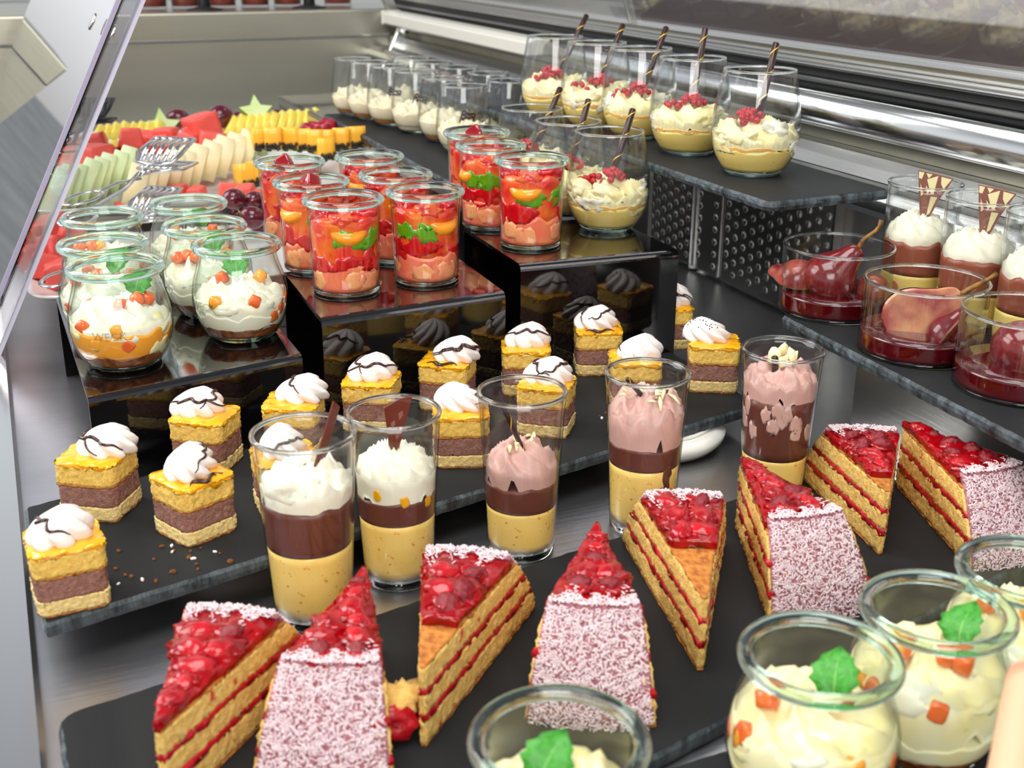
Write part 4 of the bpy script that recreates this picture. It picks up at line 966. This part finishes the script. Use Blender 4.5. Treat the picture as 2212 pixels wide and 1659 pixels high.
# ================================================================== chocolate fan glasses
for i, (px, py, lb) in enumerate([(2000, 395, 'chocolate mousse glass with patterned fan, nearest the goblet shelf'), (2131, 427, 'chocolate mousse glass with patterned fan, right behind the middle pear bowl'), (2268, 462, 'chocolate mousse glass mostly cut by the right edge of the picture')]):
    V = FANG; q = P(px, py, HP+V.H-.0012); t = thing('mousse_glass', (q.x, q.y, HP), lb, 'glass', 'chocolate mousse glasses'); V.build(t); fa = facing(q)
    layer(V, .0058, .030, .0006, i, 'custard_yellow', t, 'custard'); layer(V, .0295, .056, .002, i+4, 'milk_mousse', t, 'chocolate_mousse', dr=.00005)
    cream(V, .060, .017, .010, 31+i*4, 'cream', t, 9, 1.7, .0038, .975, rough=.001, low=1.3)
    fan = plate_poly(t, 'chocolate_fan', [(-.003, 0), (.003, 0), (.008, .018), (.0155, .036), (.008, .0375), (-.002, .039), (-.0125, .040), (-.008, .02)], .0018, 'choc_fan', at_(fa, .35, .006, .072), (radians(6), radians(4), fa+pi/2+.15))
    for pl in ([(-.0118, .0392), (-.0075, .0388), (-.0085, .0335), (-.0108, .034)], [(-.006, .0385), (-.001, .0380), (-.0035, .0345)], [(-.0045, .0335), (.0035, .0372), (.0028, .0225), (.0005, .0225)], [(.006, .0368), (.0140, .0355), (.0095, .0268), (.0068, .031)], [(-.0088, .0300), (-.0048, .0215), (-.0065, .0195)], [(-.0045, .0290), (-.0022, .0215), (-.0005, .0240)], [(.0010, .0200), (.0062, .0200), (.0030, .0060), (.0008, .0040)]):
        plate_poly(fan, 'white_patch', pl[::1], .0021, 'white_choc', None, None)

# blurred rounded tube at the lower right corner
q = P(2180, 1590, .06); t = thing('blurred_tube', (0, 0, 0), 'blurred peach-coloured rounded tube at the lower right corner', 'tube')
a_, b_ = P(2172, 1760, .10), P(2222, 1470, .10)
link('tube', mesh('tube', *tube([a_+(b_-a_)*k/8 for k in range(9)], .0085, 20)), 'peach_tube', t)
vv, ff = ICO[3]; link('tube_end', mesh('tube_end', [Vector(p)*.0085+b_ for p in vv], ff), 'peach_tube', t)

# ================================================================== fruit platters
def platter(name, quad, z, label, th=.016):
    """white rectangular porcelain platter: flat well and a raised flaring rim"""
    O = sum(quad, Vector())/4; O.z = z; C0 = sum(quad, Vector())/4
    def rr(ins, zz, cr=.03):
        out = []
        Q = [q+(C0-q).normalized()*ins*1.3 for q in quad]
        for i in range(4):
            p0, p1, p2 = Q[i-1], Q[i], Q[(i+1) % 4]; a = (p0-p1).normalized(); b = (p2-p1).normalized()
            for k in range(7):
                t = k/6; q = p1+a*cr*(1-t)**2+b*cr*t**2; out.append(Vector((q.x-O.x, q.y-O.y, zz)))
        return out
    rings = [rr(.030, 0), rr(.026, .001), rr(.002, th-.003), rr(0, th-.001), rr(.001, th), rr(.005, th-.0005), rr(.026, .006), rr(.032, .0045)]
    v = [p for r in rings for p in r]; n = 28; f = []
    for i in range(len(rings)-1):
        for j in range(n): f.append((i*n+j, i*n+(j+1) % n, (i+1)*n+(j+1) % n, (i+1)*n+j))
    f.append(tuple(range(n-1, -1, -1))); f.append(tuple((len(rings)-1)*n+j for j in range(n)))
    return tag(link(name, mesh(name, v, f), 'porcelain', None, O), label, 'platter', 'white fruit platters')
ZF, ZM, ZR = .048, .078, .074
def PK(px, py, z, k): return CAM+(P(px, py, z)-CAM)*k      # same sight line, k times as far
platter('fruit_platter', [Vector((.006, 1.14, 0)), Vector((.300, 1.14, 0)), Vector((.300, 1.372, 0)), Vector((.006, 1.372, 0))], ZF, 'white platter nearest the camera with melon chunks, tongs and grapes')
platter('fruit_platter', [Vector((.020, 1.378, 0)), Vector((.425, 1.378, 0)), Vector((.430, 1.655, 0)), Vector((.025, 1.655, 0))], ZM, 'middle white platter with fanned melon slices')
platter('fruit_platter', [Vector((.030, 1.662, 0)), Vector((.430, 1.662, 0)), Vector((.430, 1.965, 0)), Vector((.035, 1.965, 0))], ZR, 'rear white platter with pineapple, watermelon, grapes and star fruit')
for z, y0, y1, lb in ((ZF, 1.17, 1.34, 'nearest'), (ZM, 1.41, 1.62, 'middle'), (ZR, 1.70, 1.93, 'rear')):
    t = thing('platter_base', (.20, (y0+y1)/2, 0), 'low steel base under the %s fruit platter' % lb, 'stand'); d_ = (y1-y0)/2
    bevel(link('block', mesh('block', *box((-.14, -d_, 0), (.06, d_, z-.0003)), False), 'steel', t), .002)
r_ = random.Random(21)
def jig(s=.3): return (r_.uniform(-s, s), r_.uniform(-s, s), r_.uniform(0, 3))
_wm = []
ORD = ['first', 'second', 'third', 'fourth', 'fifth', 'sixth', 'seventh', 'eighth', 'ninth', 'tenth', 'eleventh']
def melon_chunk(pxy, z, size, label, group='watermelon chunks', tilt=.3, k_=1.):
    q = PK(pxy[0], pxy[1], z, k_); size *= k_
    if len(_wm) < 5:
        k = len(_wm); wd = [1, 1.15, .9, 1.1, 1][k]
        def fn(a, b, c):
            p = Vector(((a-.5)*wd*(1-.3*c*(k % 2)), (b-.5), (c-.5)*.85)); p *= 1+.10*N(a*2, b*2, c*2, 1.3, k*3); l = max(abs(p.x), abs(p.y), abs(p.z)); return p*(1-.10*(p.length/l-1))
        _wm.append(mesh('watermelon_chunk', *cubegrid(6, 6, 6, fn)))
    me = _wm[r_.randrange(len(_wm))] if len(_wm) >= 5 else _wm[-1]
    o = link('watermelon_chunk', me, 'melon_red', None, q, jig(tilt)); o.scale = (size*.86,)*3
    return tag(o, label, 'fruit', group)
# rear platter: watermelon cubes
HEAP = ['topmost and largest', 'low in the middle', 'low at its right', 'left of the top one', 'low between middle and left', 'at its far left end', 'second from its left end', 'at its far right end', 'just below the top one', 'behind the middle']
GUARD = ['topmost', 'upper left by the guard edge', 'at its right side', 'in its middle', 'lowest left', 'lowest right', 'farthest left through the guard', 'directly under the topmost', 'half hidden by the guard edge']
NEAR = ['at the back by the jar rim', 'farthest back left', 'under the tong arm', 'beside the upper finger ring', 'at the front by the lower finger ring', 'at the far left seen through the guard', 'at the right against the jar', 'between the two finger rings']
FLAT = ['below the left of the pale orange fan', 'second from the left below the fan', 'left of the red grapes', 'just above the red grapes', 'touching the rear jelly jar', 'second from the guard', 'nearest the guard']
for (x, y, z, s) in [(436, 274, .160, .040), (412, 306, .146, .032), (458, 308, .148, .034), (350, 304, .138, .030), (384, 314, .134, .028), (283, 298, .146, .032), (320, 303, .138, .028), (490, 314, .132, .026), (425, 296, .148, .032), (360, 296, .142, .030)]:
    n_ = HEAP.pop(0); melon_chunk((x, y), z, s, 'red watermelon chunk of the rear platter heap, '+n_, 'watermelon heap on the rear platter', k_=1.14)
for (x, y, z, s) in [(200, 318, .150, .040), (165, 338, .145, .036), (232, 348, .135, .038), (190, 352, .140, .038), (150, 372, .130, .036), (248, 350, .130, .032), (110, 372, .125, .036), (205, 340, .150, .036), (140, 350, .135, .036)]:
    melon_chunk((x, y), z, s, 'red watermelon chunk of the heap beside the guard, '+GUARD.pop(0), 'watermelon heap by the guard', k_=1.2)
for (x, y, z, s) in [(110, 497, .045, .040), (70, 512, .040, .036), (125, 540, .045, .042), (80, 556, .040, .040), (130, 590, .035, .036), (45, 535, .035, .034), (155, 515, .045, .034), (102, 575, .037, .036)]:
    melon_chunk((x, y), z, s, 'salmon-red watermelon chunk on the nearest platter, '+NEAR.pop(0), 'watermelon chunks on the nearest platter', k_=.90)
for (x, y, z, s) in [(385, 416, .072, .026), (425, 420, .070, .026), (492, 412, .074, .026), (530, 418, .074, .028), (552, 428, .07, .024), (300, 448, .060, .022), (270, 452, .058, .022)]:
    melon_chunk((x, y), z, s, 'flat watermelon piece on the middle platter, '+FLAT.pop(0), 'watermelon pieces on the middle platter', .15, .935)
def slice_mesh(L, Hh, th, kind):
    """a wedge-shaped melon slice: straight cut faces, rounded back"""
    n = 12; prof = []
    for i in range(n+1):
        t = i/n; prof.append((-L/2+L*t, Hh*(.62+.38*sin(pi*t))))
    for i in range(n+1):
        t = 1-i/n; prof.append((-L/2+L*t, Hh*.16*sin(pi*t)))
    k = len(prof); v = []
    for s, ins in ((-1, .0010), (-1, 0), (1, 0), (1, .0010)):
        off = th/2-(.0006 if ins == 0 else 0)
        for (x, z) in prof: v.append((x*(1-ins*20), s*off+.0008*N(x, z, s, 60), Hh*.45+(z-Hh*.45)*(1-ins*25)))
    f = [tuple(range(k-1, -1, -1)), tuple(range(3*k, 4*k))]
    for l in range(3):
        for i in range(k): f.append((l*k+i, l*k+(i+1) % k, (l+1)*k+(i+1) % k, (l+1)*k+i))
    return mesh(kind, v, f)
def fan(name, m, a, b, n, L, Hh, th, z, yaw, lean, label, group, cat='fruit', za=0, k_=.937):
    me = slice_mesh(L, Hh, th, name)
    for i in range(n):
        t = i/max(1, n-1); q = PK(a[0]+(b[0]-a[0])*t, a[1]+(b[1]-a[1])*t, z+za*t, k_)
        o = link(name, me, m, None, q, (lean+r_.uniform(-.05, .05), 0, yaw+r_.uniform(-.06, .06))); o.scale = (r_.uniform(.95, 1.05),)*3; tag(o, '%s %s, counted from the left end' % (ORD[i], label), cat, group)
VY = -.39                                             # camera's bearing in the counter frame
fan('honeydew_slice', 'honeydew', (108, 462), (262, 402), 8, .055, .052, .0175, .062, VY+1.75, .35, 'pale green honeydew slice under the tong handles', 'honeydew fan by the guard')
fan('honeydew_slice', 'honeydew_pale', (372, 372), (560, 330), 9, .050, .029, .0180, .082, VY+1.75, .35, 'very pale honeydew slice behind the tong head', 'pale honeydew fan behind the tongs')
fan('cantaloupe_slice', 'cantaloupe', (282, 434), (520, 352), 10, .060, .044, .0205, .064, VY+1.80, .35, 'pale orange cantaloupe slice in the central fan', 'cantaloupe fan', za=.012)
fan('pineapple_slice', 'pineapple', (484, 296), (662, 283), 11, .050, .038, .011, .122, VY+1.9, .55, 'yellow pineapple slice in the back right fan', 'pineapple fan at the right', k_=1.13)
fan('pineapple_slice', 'pineapple', (205, 300), (330, 292), 8, .045, .024, .011, .120, VY+1.9, .6, 'yellow pineapple slice at the back left', 'pineapple fan at the left', k_=1.10)
fan('pineapple_slice', 'pineapple', (238, 335), (268, 352), 3, .045, .024, .010, .120, VY+1.2, .6, 'yellow pineapple slice lying between the two watermelon heaps', 'pineapple slices between the heaps', k_=1.15)
fan('pineapple_slice', 'pineapple', (300, 480), (345, 462), 3, .040, .020, .010, .036, VY+1.6, .6, 'yellow pineapple piece glimpsed between the round-bellied jars', 'pineapple pieces behind the jars', k_=.9)
# papaya with seeds
_pp = None
def papaya(x, y, z, label, ang):
    global _pp
    q = PK(x, y, z, .93); t = thing('papaya_chunk', q, label, 'fruit', 'papaya chunks with seeds', ang)
    if _pp is None:
        vf = cubegrid(3, 3, 3, lambda a, b, c: Vector(((a-.5)*.021, (b-.5)*.026, c*.027*(1-.15*b))))
        bm = bmesh.new(); rr_ = random.Random(4)
        for k in range(22): bmesh.ops.create_icosphere(bm, subdivisions=1, radius=rr_.uniform(.0020, .0027), matrix=Matrix.Translation((rr_.uniform(-.010, .010), -.0125-rr_.uniform(0, .003), rr_.uniform(-.002, .007))))
        ms = bpy.data.meshes.new('seeds'); bm.to_mesh(ms); bm.free(); ms.polygons.foreach_set('use_smooth', [True]*len(ms.polygons))
        _pp = (mesh('flesh', *vf), ms, mesh('rind', *box((-.0102, -.0125, -.0018), (.0102, .0132, -.0001)), False))
    link('flesh', _pp[0], 'papaya', t); link('rind', _pp[2], 'rind', t); tag(link('seeds', _pp[1], 'seed', t), kind='stuff')
for i, (x, y, z) in enumerate([(562, 318, .098), (592, 318, .100), (632, 318, .098), (655, 320, .096), (682, 322, .095), (706, 322, .094), (738, 318, .094), (768, 314, .092)]):
    papaya(x, y, z, '%s papaya chunk with dark seeds from the left, in the row behind the jelly jars' % ORD[i], facing(P(x, y, z))+pi/2+r_.uniform(-.3, .3))
for i, (x, y, z) in enumerate([(532, 398, .070), (560, 392, .072), (700, 340, .085)]):
    papaya(x, y, z, ['papaya wedge with green rind left of the jelly jars', 'papaya wedge with green rind touching the rear jelly jar', 'papaya wedge seen between the two rear jelly jars'][i], facing(P(x, y, z))+pi/2+.4)
# grapes
for i, (x, y, z, s, m, lb) in enumerate([
    (475, 252, .150, .0175, 'grape', 'largest dark grape at the back edge of the rear platter'), (385, 258, .145, .0160, 'grape', 'dark grape right of the left star fruit slice'),
    (516, 262, .140, .0150, 'grape', 'dark grape just left of the right star fruit slice'), (600, 254, .140, .0125, 'grape', 'small dark grape right of the star fruit slice at the back'),
    (558, 266, .138, .0140, 'grape', 'dark grape under the right star fruit slice'), (318, 280, .135, .0110, 'grape', 'small dark grape at the left star fruit slice'),
    (640, 268, .132, .0130, 'grape', 'dark grape behind the right end of the pineapple fan'), (505, 430, .075, .0150, 'grape', 'upper red grape left of the jelly jars'),
    (545, 470, .060, .0155, 'grape', 'lower right red grape beside the jelly jars'), (548, 432, .070, .0125, 'grape', 'dark grape touching the rear left jelly jar'),
    (512, 462, .050, .0120, 'grape', 'shaded grape between stem and jars'), (560, 490, .040, .0120, 'grape', 'lowest grape beside the jelly jars'), (575, 455, .055, .0125, 'grape', 'grape half hidden by the jelly jar')]):
    k_ = 1.14 if i < 7 else .93; s *= k_; q = PK(x, y, z, k_); t = thing('grape', q, lb, 'fruit', 'red grapes', r_.random()*3)
    b_ = blob((0, 0, 0), (s*1.0, s*.88, s*.88), i, .02, 1, m, t, 'berry', 3); b_.rotation_euler = jig(.4)
    link('stem', mesh('stem', *tube([(s*.95, 0, 0), (s*1.25, 0, .002), (s*1.5, .002, .004)], .0012, 6)), 'grape_stem', t)
for i, (x, y, z) in enumerate([(705, 275, .128), (672, 283, .120)]):
    q = PK(x, y, z, 1.03); blob_ = blob((0, 0, 0), (.018, .009, .012), i, .2, 2, 'plum', None, 'plum_slice', 3); blob_.location = q; tag(blob_, ['crimson plum slice standing at the right end of the rear platter', 'crimson plum slice lying before the pineapple fan end'][i], 'fruit', 'plum slices')
# star fruit
for i, (x, y, z, s, lb) in enumerate([(350, 276, .150, .026, 'star fruit slice at the left of the rear platter, leaning on watermelon'), (553, 243, .165, .0235, 'star fruit slice standing at the back right of the rear platter')]):
    q = PK(x, y, z, 1.2); s *= 1.15; t = thing('star_fruit_slice', q, lb, 'fruit', 'star fruit slices', facing(q)+pi/2+.2)
    pts = []
    for k in range(10):
        a = pi/2+2*pi*k/10; rr0 = s*(1 if k % 2 == 0 else .5); pts.append((rr0*cos(a), rr0*sin(a)))
    o = plate_poly(t, 'flesh', [(x_*.95, z_*.95) for x_, z_ in pts], .008, 'star_fruit', None, (-.35, 0, 0)); o2 = plate_poly(t, 'skin', pts, .0068, 'star_skin', None, (-.35, 0, 0))
# serving tongs
def frame_tongs(head, ring1, ring2, zh, zr, label, headscale=1., m='chrome'):
    H_ = P(*head, zh); A_ = P(*ring1, zr); B_ = P(*ring2, zr); mid = H_+((A_+B_)/2-H_)*.30; t = thing('serving_tongs', mid, label, 'tongs', 'serving tongs'); O = Vector(mid)
    dirv = (H_-mid).normalized(); side = Vector((-dirv.y, dirv.x, 0)).normalized(); up_ = Vector((0, 0, 1))
    for k, (R_, sg) in enumerate(((A_, 1), (B_, -1))):
        rd = (R_-mid).normalized(); ring_r = .017; c = R_; sd = Vector((-rd.y, rd.x, 0)).normalized()
        arm = [mid+up_*.003*sg*-1, mid+(R_-mid)*.35+side*.004*sg, mid+(R_-mid)*.7, R_-rd*ring_r*1.25]
        link('arm', mesh('arm', *tube([p-O for p in arm], .0028, 8, flat=.5)), m, t)
        pts = [c-O+rd*ring_r*1.25*cos(g)+sd*ring_r*.85*sin(g) for g in [2*pi*i/28 for i in range(28)]]
        link('finger_ring', mesh('finger_ring', *tube(pts, .0026, 8, closed=True, flat=.5)), m, t)
        # head: slotted spatula
        L = (H_-mid).length; w_ = .024*headscale; off = up_*(.009*sg*-1+.004)
        hd = [mid-O, mid-O+dirv*L*.45+off*.4]
        link('arm', mesh('arm', *tube([p for p in hd], .003, 8, flat=.5)), m, t)
        s0 = mid-O+dirv*L*.45+off*.4; fr_ = [s0, s0+dirv*.010+side*w_*.8, s0+dirv*.022+side*w_+off*.5, s0+dirv*.056+side*w_*.95+off, s0+dirv*.056-side*w_*.95+off, s0+dirv*.022-side*w_+off*.5, s0+dirv*.010-side*w_*.8]
        link('head_frame', mesh('head_frame', *tube(fr_, .0030, 8, closed=True, flat=.6)), m, t)
        for j in range(5):
            x = -w_*.72+w_*1.44*j/4; link('tine', mesh('tine', *tube([s0+dirv*.012+side*x*.9, s0+dirv*.030+side*x+off*.7+up_*.003, s0+dirv*.056+side*x+off], .0030, 8, flat=.5)), m, t)
frame_tongs((352, 352), (178, 428), (168, 474), .150, .135, 'polished steel serving tongs lying across the green melon slices')
frame_tongs((330, 458), (128, 552), (128, 602), .095, .078, 'steel serving tongs with two finger rings on the nearest platter', .9)
frame_tongs((205, 255), (150, 320), (120, 305), .150, .14, 'dark serving tongs at the far left, half behind the acrylic guard', .8, 'rubber')
